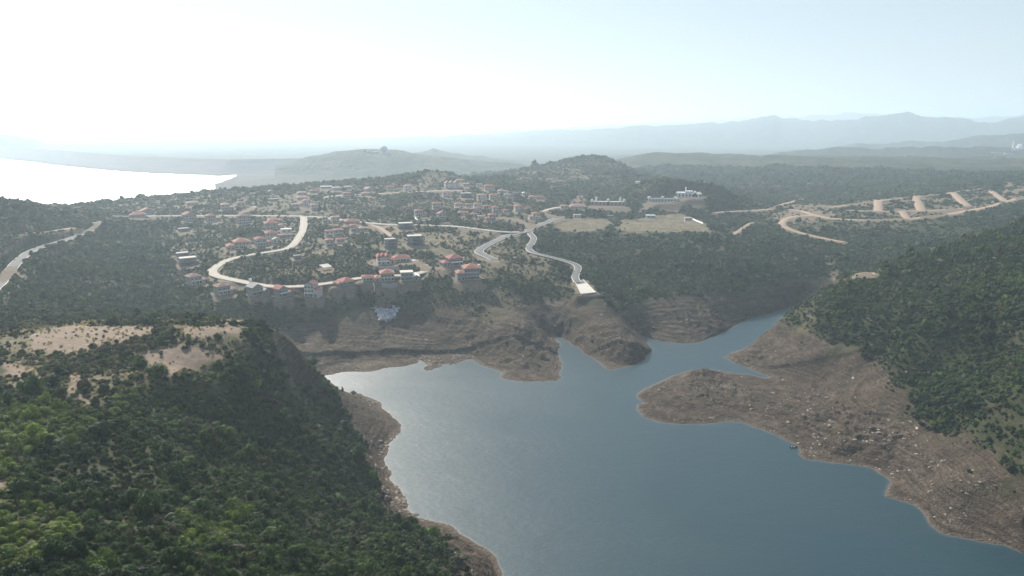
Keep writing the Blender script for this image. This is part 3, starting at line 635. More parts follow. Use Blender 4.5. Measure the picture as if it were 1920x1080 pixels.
class G:
    """small node-graph writer"""
    def __init__(s, name, disp=False):
        s.m = bpy.data.materials.new(name)
        s.m.use_nodes = True
        s.t = s.m.node_tree
        s.n, s.l = s.t.nodes, s.t.links
        s.b = s.n['Principled BSDF']
        s.out = s.n['Material Output']
    def add(s, t, **kw):
        n = s.n.new(t)
        for k, v in kw.items():
            setattr(n, k, v)
        return n
    def set(s, sock, v):
        if hasattr(v, 'is_output') or isinstance(v, bpy.types.NodeSocket):
            s.l.new(v, sock)
        else:
            sock.default_value = v
    def attr(s, name, typ='GEOMETRY'):
        n = s.add('ShaderNodeAttribute', attribute_name=name, attribute_type=typ)
        return n
    def pos(s):
        return s.add('ShaderNodeNewGeometry').outputs['Position']
    def noise(s, vec, scale, detail=4, rough=0.55, dist=0.0):
        n = s.add('ShaderNodeTexNoise')
        s.set(n.inputs['Vector'], vec)
        n.inputs['Scale'].default_value = scale
        n.inputs['Detail'].default_value = detail
        n.inputs['Roughness'].default_value = rough
        n.inputs['Distortion'].default_value = dist
        return n.outputs['Fac']
    def voro(s, vec, scale, feat='F1'):
        n = s.add('ShaderNodeTexVoronoi', feature=feat)
        s.set(n.inputs['Vector'], vec)
        n.inputs['Scale'].default_value = scale
        return n
    def ramp(s, fac, stops):
        n = s.add('ShaderNodeValToRGB')
        s.set(n.inputs[0], fac)
        e = n.color_ramp.elements
        while len(e) < len(stops):
            e.new(0.5)
        for el, (p, c) in zip(e, stops):
            el.position = p
            el.color = (*c, 1) if len(c) == 3 else c
        return n.outputs[0]
    def math(s, op, a, b=0.0, c=0.0, clamp=False):
        n = s.add('ShaderNodeMath', operation=op, use_clamp=clamp)
        for i, v in enumerate((a, b, c)):
            s.set(n.inputs[i], v)
        return n.outputs[0]
    def mix(s, f, a, b, mode='MIX'):
        n = s.add('ShaderNodeMix', data_type='RGBA', blend_type=mode)
        s.set(n.inputs['Factor'], f)
        for k, v in ((6, a), (7, b)):
            s.set(n.inputs[k], (*v, 1) if isinstance(v, tuple) and len(v) == 3 else v)
        return n.outputs[2]
    def vscale(s, vec, sc):
        n = s.add('ShaderNodeVectorMath', operation='MULTIPLY')
        s.set(n.inputs[0], vec)
        n.inputs[1].default_value = sc
        return n.outputs[0]
    def sep(s, vec):
        n = s.add('ShaderNodeSeparateXYZ')
        s.set(n.inputs[0], vec)
        return n.outputs
    def comb(s, x, y, z):
        n = s.add('ShaderNodeCombineXYZ')
        for i, v in enumerate((x, y, z)):
            s.set(n.inputs[i], v)
        return n.outputs[0]
    def bump(s, h, strength, dist, prev=None):
        n = s.add('ShaderNodeBump')
        n.inputs['Strength'].default_value = strength
        n.inputs['Distance'].default_value = dist
        s.set(n.inputs['Height'], h)
        if prev is not None:
            s.set(n.inputs['Normal'], prev)
        return n.outputs[0]
    def done(s, col=None, rough=None, normal=None, spec=0.25):
        if col is not None:
            s.set(s.b.inputs['Base Color'], (*col, 1) if isinstance(col, tuple) and len(col) == 3 else col)
        if rough is not None:
            s.set(s.b.inputs['Roughness'], rough)
        if normal is not None:
            s.set(s.b.inputs['Normal'], normal)
        s.b.inputs['Specular IOR Level'].default_value = spec
        return s.m

def plain(name, col, rough=0.8, var=0.25, scale=0.6, spec=0.25):
    g = G(name)
    p = g.pos()
    f = g.noise(p, scale, 5, 0.6)
    f2 = g.noise(p, scale * 0.13, 3, 0.6)
    lo, hi = tuple(c * (1 - var) for c in col), tuple(min(c * (1 + var), 0.9) for c in col)
    c = g.ramp(g.math('ADD', g.math('MULTIPLY', f, 0.55), g.math('MULTIPLY', f2, 0.45)), [(0.3, lo), (0.7, hi)])
    return g.done(c, rough, None, spec)

# ------------------------------------------------------------------ ground material: rock ledges, mud, dry grass, undergrowth, bare soil
def ground_material():
    g = G('ground')
    p = g.pos()
    cov = g.attr('cover').outputs['Color']
    cs = g.add('ShaderNodeSeparateColor')
    g.set(cs.inputs[0], cov)
    R, S, D = cs.outputs[0], cs.outputs[1], cs.outputs[2]
    A = g.attr('far').outputs['Fac']
    x, y, z = g.sep(p)
    n_big = g.noise(p, 0.012, 4, 0.6)
    n_mid = g.noise(p, 0.09, 5, 0.6)
    n_fin = g.noise(p, 0.9, 5, 0.65)
    # undergrowth
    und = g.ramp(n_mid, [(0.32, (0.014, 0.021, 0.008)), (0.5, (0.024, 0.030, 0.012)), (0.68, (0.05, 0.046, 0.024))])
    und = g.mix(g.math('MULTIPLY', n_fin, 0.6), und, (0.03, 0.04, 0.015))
    # wooded country seen from afar: clumps of crowns
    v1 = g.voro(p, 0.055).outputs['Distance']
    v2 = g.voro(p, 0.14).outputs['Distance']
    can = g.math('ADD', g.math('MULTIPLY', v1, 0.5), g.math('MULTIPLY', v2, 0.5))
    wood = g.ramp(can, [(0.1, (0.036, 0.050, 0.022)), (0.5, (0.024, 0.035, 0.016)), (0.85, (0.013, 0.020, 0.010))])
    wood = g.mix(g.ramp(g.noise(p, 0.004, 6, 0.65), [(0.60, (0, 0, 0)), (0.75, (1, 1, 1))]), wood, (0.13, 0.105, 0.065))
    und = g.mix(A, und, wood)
    dry = g.ramp(g.noise(p, 0.3, 6, 0.7), [(0.3, (0.075, 0.066, 0.04)), (0.5, (0.16, 0.13, 0.082)), (0.7, (0.27, 0.215, 0.145))])
    dfac = g.math('MULTIPLY', D, g.ramp(n_mid, [(0.3, (0.35, 0.35, 0.35)), (0.6, (1, 1, 1))]))
    col = g.mix(dfac, und, dry)
    soil = g.ramp(g.noise(p, 0.35, 6, 0.68), [(0.25, (0.12, 0.085, 0.062)), (0.5, (0.20, 0.15, 0.112)), (0.75, (0.29, 0.228, 0.178))])
    col = g.mix(S, col, soil)
    # bedded rock: thin beds stacked in height, warped a little, fading in and out
    warp = g.noise(p, 0.03, 3, 0.5)
    zb = g.math('ADD', g.math('ADD', z, g.math('MULTIPLY', x, 0.035)), g.math('MULTIPLY', warp, 4.0))
    bed = g.noise(g.comb(g.math('MULTIPLY', x, 0.014), g.math('MULTIPLY', y, 0.014), g.math('MULTIPLY', zb, 1.15)), 1.0, 6, 0.62)
    rock = g.ramp(bed, [(0.30, (0.032, 0.025, 0.020)), (0.41, (0.105, 0.084, 0.066)), (0.47, (0.055, 0.043, 0.034)), (0.53, (0.15, 0.123, 0.10)), (0.58, (0.07, 0.055, 0.043)), (0.66, (0.19, 0.16, 0.13)), (0.74, (0.08, 0.064, 0.05))])
    grav = g.voro(p, 0.8).outputs['Color']
    gs = g.add('ShaderNodeSeparateColor')
    g.set(gs.inputs[0], grav)
    rock = g.mix(0.28, rock, g.ramp(gs.outputs[0], [(0.0, (0.032, 0.025, 0.020)), (0.7, (0.088, 0.070, 0.056)), (0.97, (0.13, 0.108, 0.088)), (1.0, (0.26, 0.23, 0.19))]))
    ck = g.voro(g.comb(x, y, g.math('MULTIPLY', z, 2.5)), 0.22, 'DISTANCE_TO_EDGE').outputs['Distance']
    ck2 = g.voro(g.comb(x, y, g.math('MULTIPLY', z, 2.0)), 0.7, 'DISTANCE_TO_EDGE').outputs['Distance']
    crk = g.math('MULTIPLY', g.ramp(ck, [(0.0, (0.35, 0.35, 0.35)), (0.10, (1, 1, 1))]), g.ramp(ck2, [(0.0, (0.6, 0.6, 0.6)), (0.14, (1, 1, 1))]))
    blot = g.ramp(g.noise(p, 0.16, 6, 0.7), [(0.3, (0.62, 0.60, 0.58)), (0.5, (1.0, 0.98, 0.95)), (0.7, (1.45, 1.42, 1.38))])
    rock = g.mix(1.0, rock, blot, 'MULTIPLY')
    scrub_on = g.math('MULTIPLY', g.ramp(g.noise(p, 0.05, 5, 0.65), [(0.5, (0, 0, 0)), (0.66, (1, 1, 1))]), g.math('MULTIPLY', z, 0.06, 0, True), 0, True)
    rock = g.mix(scrub_on, rock, (0.06, 0.062, 0.032))
    wet = g.ramp(g.math('ADD', z, g.math('MULTIPLY', n_fin, 0.3)), [(0.25, (1, 1, 1)), (0.75, (0, 0, 0))])
    rock = g.mix(g.math('MULTIPLY', wet, 0.55), rock, (0.22, 0.18, 0.145))
    rock = g.mix(g.math('MULTIPLY', n_big, 0.75), rock, g.mix(1.0, rock, (0.72, 0.60, 0.50), 'MULTIPLY'))
    col = g.mix(R, col, rock)
    h1 = g.math('MULTIPLY', bed, R)
    bm = g.bump(h1, 0.9, 1.6)
    bm = g.bump(g.math('MULTIPLY', crk, R), 1.0, 0.6, bm)
    bm = g.bump(g.math('MULTIPLY', g.noise(p, 0.35, 6, 0.7), R), 0.9, 1.4, bm)
    bm = g.bump(g.math('ADD', n_fin, g.math('MULTIPLY', gs.outputs[1], 0.5)), 0.6, 0.5, bm)
    bm = g.bump(g.math('MULTIPLY', can, A), 1.0, -9.0, bm)
    return g.done(col, 0.92, bm, 0.12)

def water_material():
    g = G('lake_water')
    p = g.pos()
    r1 = g.noise(g.vscale(p, (0.45, 1.0, 1.0)), 0.62, 3, 0.6, 0.5)
    r2 = g.noise(g.vscale(p, (0.30, 0.6, 1.0)), 0.16, 3, 0.5, 0.3)
    calm = g.ramp(g.noise(g.vscale(p, (0.7, 1.0, 1.0)), 0.011, 4, 0.6, 0.6), [(0.34, (0.45, 0.45, 0.45)), (0.62, (1, 1, 1))])
    r3 = g.math('MULTIPLY', g.math('ADD', r1, g.math('MULTIPLY', r2, 1.3)), calm)
    bm = g.bump(r3, 0.30, 0.6)
    g.b.inputs['IOR'].default_value = 1.58
    sh = g.math('POWER', g.attr('shallow').outputs['Fac'], 1.5)
    c = g.mix(g.math('MULTIPLY', sh, 0.6), (0.004, 0.030, 0.042), (0.16, 0.135, 0.105))
    return g.done(c, g.math('ADD', g.math('MULTIPLY', calm, 0.13), 0.37), bm, 0.5)

# ------------------------------------------------------------------ build ground, water
M_ground = ground_material()

def build_ground():
    na, nr = Z.shape
    V = np.stack([GX, GY, Z], -1).reshape(-1, 3)
    idx = np.arange(na * nr).reshape(na, nr)
    nxt = np.roll(idx, -1, 0)
    F = np.stack([idx[:, :-1], idx[:, 1:], nxt[:, 1:], nxt[:, :-1]], -1).reshape(-1, 4)[:, ::-1]
    me = mesh_np('ground', V, F, True)
    rockm = (1 - sstep(15, 24, Z0 + 6 * fbm(GX, GY, 34, 4, 200) - 2)) * (GR < 1000)
    rockm = np.maximum(rockm, (1 - sstep(8, 26, Z0)) * (SD < 400) * (GR > 1200))
    rockm = np.maximum(rockm, 0.9 * BARE)
    steep = np.zeros_like(Z)
    steep[:, 1:-1] = np.abs((Z[:, 2:] - Z[:, :-2]) / (GR[:, 2:] - GR[:, :-2]))
    steep[1:-1] = np.maximum(steep[1:-1], np.abs((Z[2:] - Z[:-2]) / ((GA[2:] - GA[:-2]) * GR[1:-1] + 1e-6)))
    rockm = np.maximum(rockm, sstep(1.25, 1.9, steep) * (GR < 1000) * 0.9)
    cover = np.zeros((na * nr, 4), np.float32)
    cover[:, 0] = np.clip(rockm, 0, 1).ravel()
    cover[:, 1] = np.clip(np.maximum(SOIL, 0.6 * BLOCK * (GR < 1500)), 0, 1).ravel()
    cover[:, 2] = np.clip(np.maximum.reduce([DRY, FIELD, 0.5 * (fbm(GX, GY, 60, 4, 210) + 0.2).clip(0, 1)]) * (1 - 0.9 * DENSE), 0, 1).ravel()
    cover[:, 3] = 1
    at_ = me.attributes.new('cover', 'FLOAT_COLOR', 'POINT')
    at_.data.foreach_set('color', cover.ravel())
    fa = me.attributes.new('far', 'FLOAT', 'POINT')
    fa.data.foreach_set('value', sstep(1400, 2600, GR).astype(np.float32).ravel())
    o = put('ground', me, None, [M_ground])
    tag(o, 'hilly ground of scrubland, bare rock and mud round the lake', 'ground', kind='structure')
    return rockm, steep

ROCKM, STEEP = build_ground()

def lake_sheet(name, mat):
    """the water surface, cut a little inside the banks, with how shallow it is"""
    na, nr = Z.shape
    wet = SD < 4.0
    cell = wet[:, :-1] & wet[:, 1:] & np.roll(wet, -1, 0)[:, 1:] & np.roll(wet, -1, 0)[:, :-1]
    idx = np.arange(na * nr).reshape(na, nr)
    nxt = np.roll(idx, -1, 0)
    F = np.stack([idx[:, :-1], idx[:, 1:], nxt[:, 1:], nxt[:, :-1]], -1)[cell][:, ::-1]
    used, inv = np.unique(F, return_inverse=True)
    V = np.stack([GX.ravel()[used], GY.ravel()[used], np.zeros(len(used))], 1)
    me = mesh_np(name, V, inv.reshape(F.shape))
    sh = np.exp(np.minimum(SD, 0) / 0.9) * (GR < 1000)
    me.attributes.new('shallow', 'FLOAT', 'POINT').data.foreach_set('value', sh.ravel()[used].astype(np.float32))
    return put(name, me, None, [mat])

M_water = water_material()
lake = lake_sheet('lake_water', M_water)
tag(lake, 'calm blue grey lake water between the bare rocky shores', 'lake', kind='structure')

# ------------------------------------------------------------------ the hazy air
def box_mesh(name, x0, x1, y0, y1, z0, z1):
    V = [(x, y, z) for x in (x0, x1) for y in (y0, y1) for z in (z0, z1)]
    F = [(0, 1, 3, 2), (4, 6, 7, 5), (0, 4, 5, 1), (2, 3, 7, 6), (0, 2, 6, 4), (1, 5, 7, 3)]
    return mesh_np(name, V, F)
HAZE_D = 1.75e-4
hm = bpy.data.materials.new('haze')
hm.use_nodes = True
hn, hl = hm.node_tree.nodes, hm.node_tree.links
hn.remove(hn['Principled BSDF'])
pv = hn.new('ShaderNodeVolumePrincipled')
pv.inputs['Color'].default_value = (0.72, 0.87, 1.0, 1)
pv.inputs['Density'].default_value = HAZE_D
pv.inputs['Anisotropy'].default_value = 0.33
hl.new(pv.outputs[0], hn['Material Output'].inputs['Volume'])
haze = put('haze', box_mesh('haze', -35000, 35000, -35000, 35000, -14.0, 520.0), None, [hm])
tag(haze, 'pale blue haze filling the air over the far hills', 'haze', kind='stuff')
# ------------------------------------------------------------------ builders for solid things
class MB:
    """collects boxes, roofs and lathes into one mesh with several materials"""
    def __init__(s):
        s.v, s.f, s.mi = [], [], []
    def add(s, V, F, m=0):
        b = len(s.v)
        s.v += [tuple(p) for p in V]
        s.f += [tuple(i + b for i in f) for f in F]
        s.mi += [m] * len(F)
    def box(s, x0, x1, y0, y1, z0, z1, m=0):
        V = [(x, y, z) for x in (x0, x1) for y in (y0, y1) for z in (z0, z1)]
        s.add(V, [(0, 1, 3, 2), (4, 6, 7, 5), (0, 4, 5, 1), (2, 3, 7, 6), (0, 2, 6, 4), (1, 5, 7, 3)], m)
    def hip(s, x0, x1, y0, y1, z, h, ov=0.8, m=0, t=0.28):
        x0, x1, y0, y1 = x0 - ov, x1 + ov, y0 - ov, y1 + ov
        w, d = x1 - x0, y1 - y0
        if w >= d:
            a, b = (x0 + d / 2, (y0 + y1) / 2), (x1 - d / 2, (y0 + y1) / 2)
        else:
            a, b = ((x0 + x1) / 2, y0 + w / 2), ((x0 + x1) / 2, y1 - w / 2)
        V = [(x0, y0, z), (x1, y0, z), (x1, y1, z), (x0, y1, z), (x0, y0, z + t), (x1, y0, z + t), (x1, y1, z + t), (x0, y1, z + t), (*a, z + h), (*b, z + h)]
        F = [(3, 2, 1, 0), (0, 1, 5, 4), (1, 2, 6, 5), (2, 3, 7, 6), (3, 0, 4, 7)]
        F += [(4, 5, 9, 8), (6, 7, 8, 9), (5, 6, 9), (7, 4, 8)] if w >= d else [(5, 6, 9, 8), (7, 4, 8, 9), (4, 5, 8), (6, 7, 9)]
        s.add(V, F, m)
    def gable(s, x0, x1, y0, y1, z, h, ov=0.7, along='y', m=0, t=0.3, m2=None):
        x0, x1, y0, y1 = x0 - ov, x1 + ov, y0 - ov, y1 + ov
        if along == 'y':          # the gable looks at the front
            xm = (x0 + x1) / 2
            for k, (xa, xb, mm) in enumerate(((x0, xm, m if m2 is None else m2), (x1, xm, m))):
                V = [(xa, y0, z), (xb, y0, z + h), (xb, y1, z + h), (xa, y1, z), (xa, y0, z + t), (xb, y0, z + h + t), (xb, y1, z + h + t), (xa, y1, z + t)]
                F = [(0, 1, 2, 3), (7, 6, 5, 4), (4, 5, 1, 0), (6, 7, 3, 2), (7, 4, 0, 3)]
                s.add(V, F if k == 0 else [f[::-1] for f in F], mm)
        else:
            ym = (y0 + y1) / 2
            for k, (ya, yb) in enumerate(((y0, ym), (y1, ym))):
                V = [(x0, ya, z), (x0, yb, z + h), (x1, yb, z + h), (x1, ya, z), (x0, ya, z + t), (x0, yb, z + h + t), (x1, yb, z + h + t), (x1, ya, z + t)]
                F = [(0, 1, 2, 3), (7, 6, 5, 4), (4, 5, 1, 0), (6, 7, 3, 2), (7, 4, 0, 3)]
                s.add(V, [f[::-1] for f in F] if k == 0 else F, m)
    def lathe(s, cx, cy, prof, n=14, m=0):
        V = [(cx + r * math.cos(2 * PI * i / n), cy + r * math.sin(2 * PI * i / n), z) for r, z in prof for i in range(n)]
        F = [(j * n + i, j * n + (i + 1) % n, (j + 1) * n + (i + 1) % n, (j + 1) * n + i) for j in range(len(prof) - 1) for i in range(n)]
        F += [tuple(range(n))[::-1], tuple((len(prof) - 1) * n + i for i in range(n))]
        s.add(V, F, m)
    def mesh(s, name, mats):
        me = bpy.data.meshes.new(name)
        me.from_pydata(s.v, [], s.f)
        for mt in mats:
            me.materials.append(mt)
        me.polygons.foreach_set('material_index', s.mi)
        me.update()
        return me
    def put(s, name, mats, parent=None):
        return put(name, s.mesh(name, mats), parent)

def empty(name, loc, rz=0.0):
    o = bpy.data.objects.new(name, None)
    COL.objects.link(o)
    o.location = loc
    o.rotation_euler = (0, 0, rz)
    return o

def roof_mat(name, col):
    g = G(name)
    tc = g.add('ShaderNodeTexCoord').outputs['Object']
    x, y, z = g.sep(tc)
    row = g.math('FRACT', g.math('MULTIPLY', z, 2.2))
    n1, n2 = g.noise(tc, 0.45, 4, 0.65), g.noise(tc, 3.0, 3, 0.6)
    f = g.math('ADD', g.math('MULTIPLY', n1, 0.65), g.math('MULTIPLY', n2, 0.35))
    c = g.ramp(f, [(0.3, tuple(v * 0.6 for v in col)), (0.55, col), (0.75, tuple(min(v * 1.25 + 0.02, 0.9) for v in col))])
    c = g.mix(g.math('MULTIPLY', g.math('GREATER_THAN', row, 0.82), 0.35), c, tuple(v * 0.45 for v in col))
    return g.done(c, 0.8, None, 0.2)
def wall_mat(name, col):
    g = G(name)
    tc = g.add('ShaderNodeTexCoord').outputs['Object']
    n1, n2 = g.noise(tc, 0.5, 5, 0.6), g.noise(g.vscale(tc, (2.2, 2.2, 0.25)), 1.0, 4, 0.6)
    f = g.math('ADD', g.math('MULTIPLY', n1, 0.5), g.math('MULTIPLY', n2, 0.5))
    c = g.ramp(f, [(0.3, tuple(v * 0.62 for v in col)), (0.5, col), (0.72, tuple(min(v * 1.12, 0.85) for v in col))])
    return g.done(c, 0.9, None, 0.15)
ROOF = {k: roof_mat('roof_' + k, c) for k, c in dict(red=(0.25, 0.078, 0.064), darkred=(0.185, 0.060, 0.058), orange=(0.27, 0.112, 0.075), brown=(0.17, 0.09, 0.075), pinkroof=(0.31, 0.19, 0.16), grey=(0.30, 0.29, 0.27)).items()}
ROOF['paleroof'] = wall_mat('pale_roof_sheet', (0.52, 0.48, 0.43))
ROOF['white'] = wall_mat('white_roof_sheet', (0.75, 0.74, 0.72))
WALL = {k: wall_mat('wall_' + k, c) for k, c in dict(greycream=(0.36, 0.33, 0.29), grey=(0.26, 0.25, 0.235), white=(0.54, 0.51, 0.46), cream=(0.46, 0.40, 0.31), tan=(0.42, 0.34, 0.26), stone=(0.25, 0.24, 0.24),
                                                         purplegrey=(0.32, 0.27, 0.27), bluegrey=(0.30, 0.34, 0.40), dark=(0.07, 0.06, 0.055)).items()}
M_trim = wall_mat('pale_trim', (0.62, 0.59, 0.53))
M_conc = wall_mat('raw_concrete', (0.24, 0.235, 0.225))
M_dark = plain('dark_opening', (0.022, 0.024, 0.028), 0.35, 0.2, 1.0, 0.5)
M_wood = plain('dark_wood', (0.09, 0.06, 0.04), 0.7, 0.3, 2.0)
M_white = wall_mat('white_paint', (0.74, 0.73, 0.70))
M_steel = plain('grey_steel', (0.25, 0.26, 0.27), 0.5, 0.2, 2.0, 0.4)

WINDOWS = {}
def window_mesh(w, h, arch):
    k = (round(w, 1), round(h, 1), arch)
    if k not in WINDOWS:
        b = MB()
        b.box(-w / 2, w / 2, -0.05, 0.10, 0, h, 0)
        for x in (-w / 2 - 0.14, w / 2):
            b.box(x, x + 0.14, -0.12, 0.08, -0.12, h + 0.14, 1)
        b.box(-w / 2, w / 2, -0.14, 0.08, -0.14, 0, 1)
        if arch:
            n = 7
            for i in range(n):
                a0, a1 = PI * i / n, PI * (i + 1) / n
                V = [(rr * math.cos(a), yy, h + rr * math.sin(a)) for rr in (w / 2, w / 2 + 0.14) for a in (a0, a1) for yy in (-0.12, 0.08)]
                b.add(V, [(0, 2, 6, 4), (1, 5, 7, 3), (4, 6, 7, 5), (0, 1, 3, 2)], 1)
                V = [(0, -0.05, h)] + [(w / 2 * math.cos(a), -0.05, h + w / 2 * math.sin(a)) for a in (a0, a1)]
                b.add(V, [(0, 2, 1)], 0)
        else:
            b.box(-w / 2, w / 2, -0.12, 0.08, h, h + 0.14, 1)
        b.box(-0.04, 0.04, -0.08, -0.05, 0, h, 1)
        WINDOWS[k] = b.mesh('window', [M_dark, M_trim])
    return WINDOWS[k]
def put_window(parent, x, y, z, w, h, rz=0.0, arch=False):
    o = put('window', window_mesh(w, h, arch), parent)
    o.location = (x, y, z)
    o.rotation_euler = (0, 0, rz)
    return o

def build_house(pl, H):
    x, y, z, w, d, az = pl
    x0p, x1p, yb, fl, form, wc, rc, yaw, wing, name, label, cat = H
    t = empty(name, (x, y, z), -az + math.radians(yaw))
    tag(t, label, cat, 'houses of the hillside village')
    far = math.hypot(x, y)
    fh = 3.3
    Hh = fl * fh
    W_, R_ = WALL[wc], ROOF[rc]
    mw = w * (0.66 if wing else 1.0)
    cx = -wing * (w - mw) / 2
    xa, xb = cx - mw / 2, cx + mw / 2
    ya, yb_ = -d / 2, d / 2
    wl = MB()
    wl.box(xa, xb, ya, yb_, -3.0, Hh, 0)
    wl.box(xa - 0.12, xb + 0.12, ya - 0.12, yb_ + 0.12, -3.05, 0.35, 1)
    for k in range(1, fl):
        wl.box(xa - 0.1, xb + 0.1, ya - 0.1, yb_ + 0.1, k * fh - 0.15, k * fh + 0.12, 1)
    rf = MB()
    rh = min(d, mw) * 0.27
    if form == 'hip':
        rf.hip(xa, xb, ya, yb_, Hh, rh)
    elif form == 'gable':
        rf.gable(xa, xb, ya, yb_, Hh, rh * 1.15, m2=1 if rc == 'darkred' else None)
        V = [(xa, ya, Hh), (xb, ya, Hh), (cx, ya, Hh + rh * 1.1), (xa, yb_, Hh), (xb, yb_, Hh), (cx, yb_, Hh + rh * 1.1)]
        wl.add(V, [(0, 1, 2), (5, 4, 3)], 0)
    elif form == 'twin':
        for s in (-1, 1):
            rf.hip(cx + s * mw * 0.33 - mw * 0.17, cx + s * mw * 0.33 + mw * 0.17, ya - 1.6, yb_ - 0.2, Hh + 0.02 * s, rh * 0.95, 0.6)
            wl.box(cx + s * mw * 0.33 - mw * 0.17, cx + s * mw * 0.33 + mw * 0.17, ya - 1.6, ya + 0.05, -3.9, Hh - 0.02, 0)
        rf.hip(cx - mw * 0.2, cx + mw * 0.2, ya + 1.2, yb_, Hh + 0.05, rh, 0.4)
    else:
        rf.box(xa - 0.5, xb + 0.5, ya - 0.5, yb_ + 0.5, Hh, Hh + 0.3)
        rf.box(xa - 0.5, xb + 0.5, ya - 0.5, ya - 0.3, Hh + 0.3, Hh + 0.75)
    if wing:
        ww = w - mw
        wx0, wx1 = (xb, xb + ww) if wing > 0 else (xa - ww, xa)
        wh = max(fl - 1, 1) * fh * (0.95 if fl > 1 else 0.8)
        wy0, wy1 = ya + d * 0.05 - (2.2 if form != 'twin' else -0.5), yb_ - d * 0.2
        wl.box(wx0 + (0.02 if wing > 0 else 0), wx1 - (0 if wing > 0 else 0.02), wy0, wy1, -4.0, wh, 0)
        wr = MB()
        if form in ('flat', 'gable') and far < 620:
            wr.gable(wx0, wx1, wy0, wy1, wh, ww * 0.3, 0.5)
            wl.add([(wx0, wy0, wh), (wx1, wy0, wh), ((wx0 + wx1) / 2, wy0, wh + ww * 0.28)], [(0, 1, 2)], 0)
        else:
            wr.hip(wx0, wx1, wy0, wy1, wh, min(ww, wy1 - wy0) * 0.3, 0.55)
        wr.put('roof', [M_white if form == 'flat' else R_], t)
        nb = max(1, int(ww / 3.2))
        for i in range(nb):
            put_window(t, wx0 + ww * (i + 0.5) / nb, wy0, 0.5, min(1.5, ww / nb * 0.6), 1.5, 0, far < 640)
    wl.put('wall', [W_, M_trim if wc != 'dark' else W_], t)
    rf.put('roof', [R_, ROOF['grey']], t)
    # openings, wider apart on houses that stand far away
    near = far < 640
    nw = max(2, int(mw / (2.6 if near else (3.6 if far < 800 else 4.6))))
    yf = ya - (1.6 if form == 'twin' else 0.0)
    for k in range(fl):
        for i in range(nw):
            xx = xa + mw * (i + 0.5) / nw
            if form == 'twin' and abs(xx - cx) < mw * 0.17:
                continue
            put_window(t, xx, yf, k * fh + 0.75, min(mw / nw * 0.55, 1.5 if k or not near else 1.7), 1.5 if near else 1.7, 0, near and form != 'flat' and k == 0)
    if far < 900 and form != 'flat':
        side = 1 if (az + 0) < 0 else -1
        for k in range(fl):
            for j in range(2):
                sx = xb if (side > 0 and not wing > 0) else xa
                if (sx == xb and wing > 0) or (sx == xa and wing < 0):
                    continue
                put_window(t, sx, ya + d * (0.3 + 0.4 * j), k * fh + 0.8, 1.3, 1.5, PI / 2 if sx == xb else -PI / 2)
    dr = MB()
    dx = cx + (mw * 0.5 / nw if nw % 2 == 0 else mw / nw * 0.5)
    if near or fl > 1:
        dr.box(-0.55, 0.55, -0.07, 0.1, 0, 2.3, 0)
        dr.box(-0.7, 0.7, -0.05, 0.1, 2.3, 2.45, 1)
        o = dr.put('door', [M_wood, M_trim], t)
        o.location = (cx if form == 'twin' else xa + mw * 0.5 + (mw / nw * 0.5 if nw % 2 else 0), ya, 0.36)
    if near:
        v = MB()              # veranda on posts along the front
        z1 = fh - 0.05 if fl > 1 else fh * 0.92
        v.box(xa + 0.3, xb - 0.3, yf - 2.0, yf - 0.13, z1 - 0.2, z1, 0)
        for i in range(nw + 1):
            px_ = xa + 0.6 + (mw - 1.2) * i / nw
            v.box(px_ - 0.16, px_ + 0.16, yf - 1.95, yf - 1.63, -2.5, z1 - 0.2, 0)
        v.put('veranda', [M_trim if wc not in ('stone', 'grey') else W_], t)
        if fl > 1 and rc in ('red', 'darkred'):
            b = MB()
            b.box(xa + 0.3, xb - 0.3, yf - 2.0, yf - 1.9, z1 + 0.02, z1 + 1.0, 0)
            b.put('balcony', [M_white], t)
    return t

for H, pl in zip(HOUSES, PLOTS):
    if pl is not None:
        build_house(pl, H)

def build_frame(pl, F):
    x, y, z, w, d, az = pl
    t = empty('building_shell', (x, y, z), -az + 0.14)
    tag(t, F[5], F[6], 'unfinished concrete shells in the village')
    fl = F[3]
    nx = max(2, int(w / 4.5))
    cm = MB()
    cm.box(-0.22, 0.22, -0.22, 0.22, 0, 2.95)
    cme = cm.mesh('column', [M_conc])
    for k in range(fl + 1):
        s = MB()
        inset = 0.0 if k < fl else w * 0.06
        s.box(-w / 2 + inset, w / 2 - inset * 2, -d / 2, d / 2, k * 3.2 - 0.28, k * 3.2)
        if k == fl:
            s.box(-w / 2 + inset, w / 2 - inset * 2, -d / 2, -d / 2 + 0.25, k * 3.2, k * 3.2 + 0.6)
        s.put('floor_slab', [M_conc if k < fl else ROOF['paleroof']], t)
    for k in range(fl):
        for i in range(nx + 1):
            for j in range(2 if nx > 4 else 3):
                o = put('column', cme, t)
                o.location = (-w / 2 + 0.5 + (w - 1.0) * i / nx, (-d / 2 + 0.4) + (d - 0.8) * j / (1 if nx > 4 else 2), k * 3.2)
        b = MB()
        b.box(-w / 2 + 0.8, w / 2 - 0.8, d * 0.12, d * 0.12 + 0.25, k * 3.2, k * 3.2 + 2.9)
        b.box(-w / 2 + 0.75, -w * 0.18, -d / 2 + 0.3, -d / 2 + 0.5, k * 3.2, k * 3.2 + (2.9 if k else 1.4))
        b.put('infill_wall', [WALL['stone']], t)
    f = MB()
    f.box(-w / 2 + 0.2, w / 2 - 0.2, -d / 2 + 0.2, d / 2 - 0.2, -4.0, -0.29)
    f.put('foundation', [M_conc], t)
for F, pl in zip(FRAMES, FPLOTS):
    if pl is not None:
        build_frame(pl, F)

def dome_prof(r, z, squash=1.0, n=7, tip=0.0):
    p = [(r * math.cos(PI / 2 * i / n), z + squash * r * math.sin(PI / 2 * i / n)) for i in range(n)]
    return p + [(max(0.05, r * 0.05), z + squash * r + tip)]

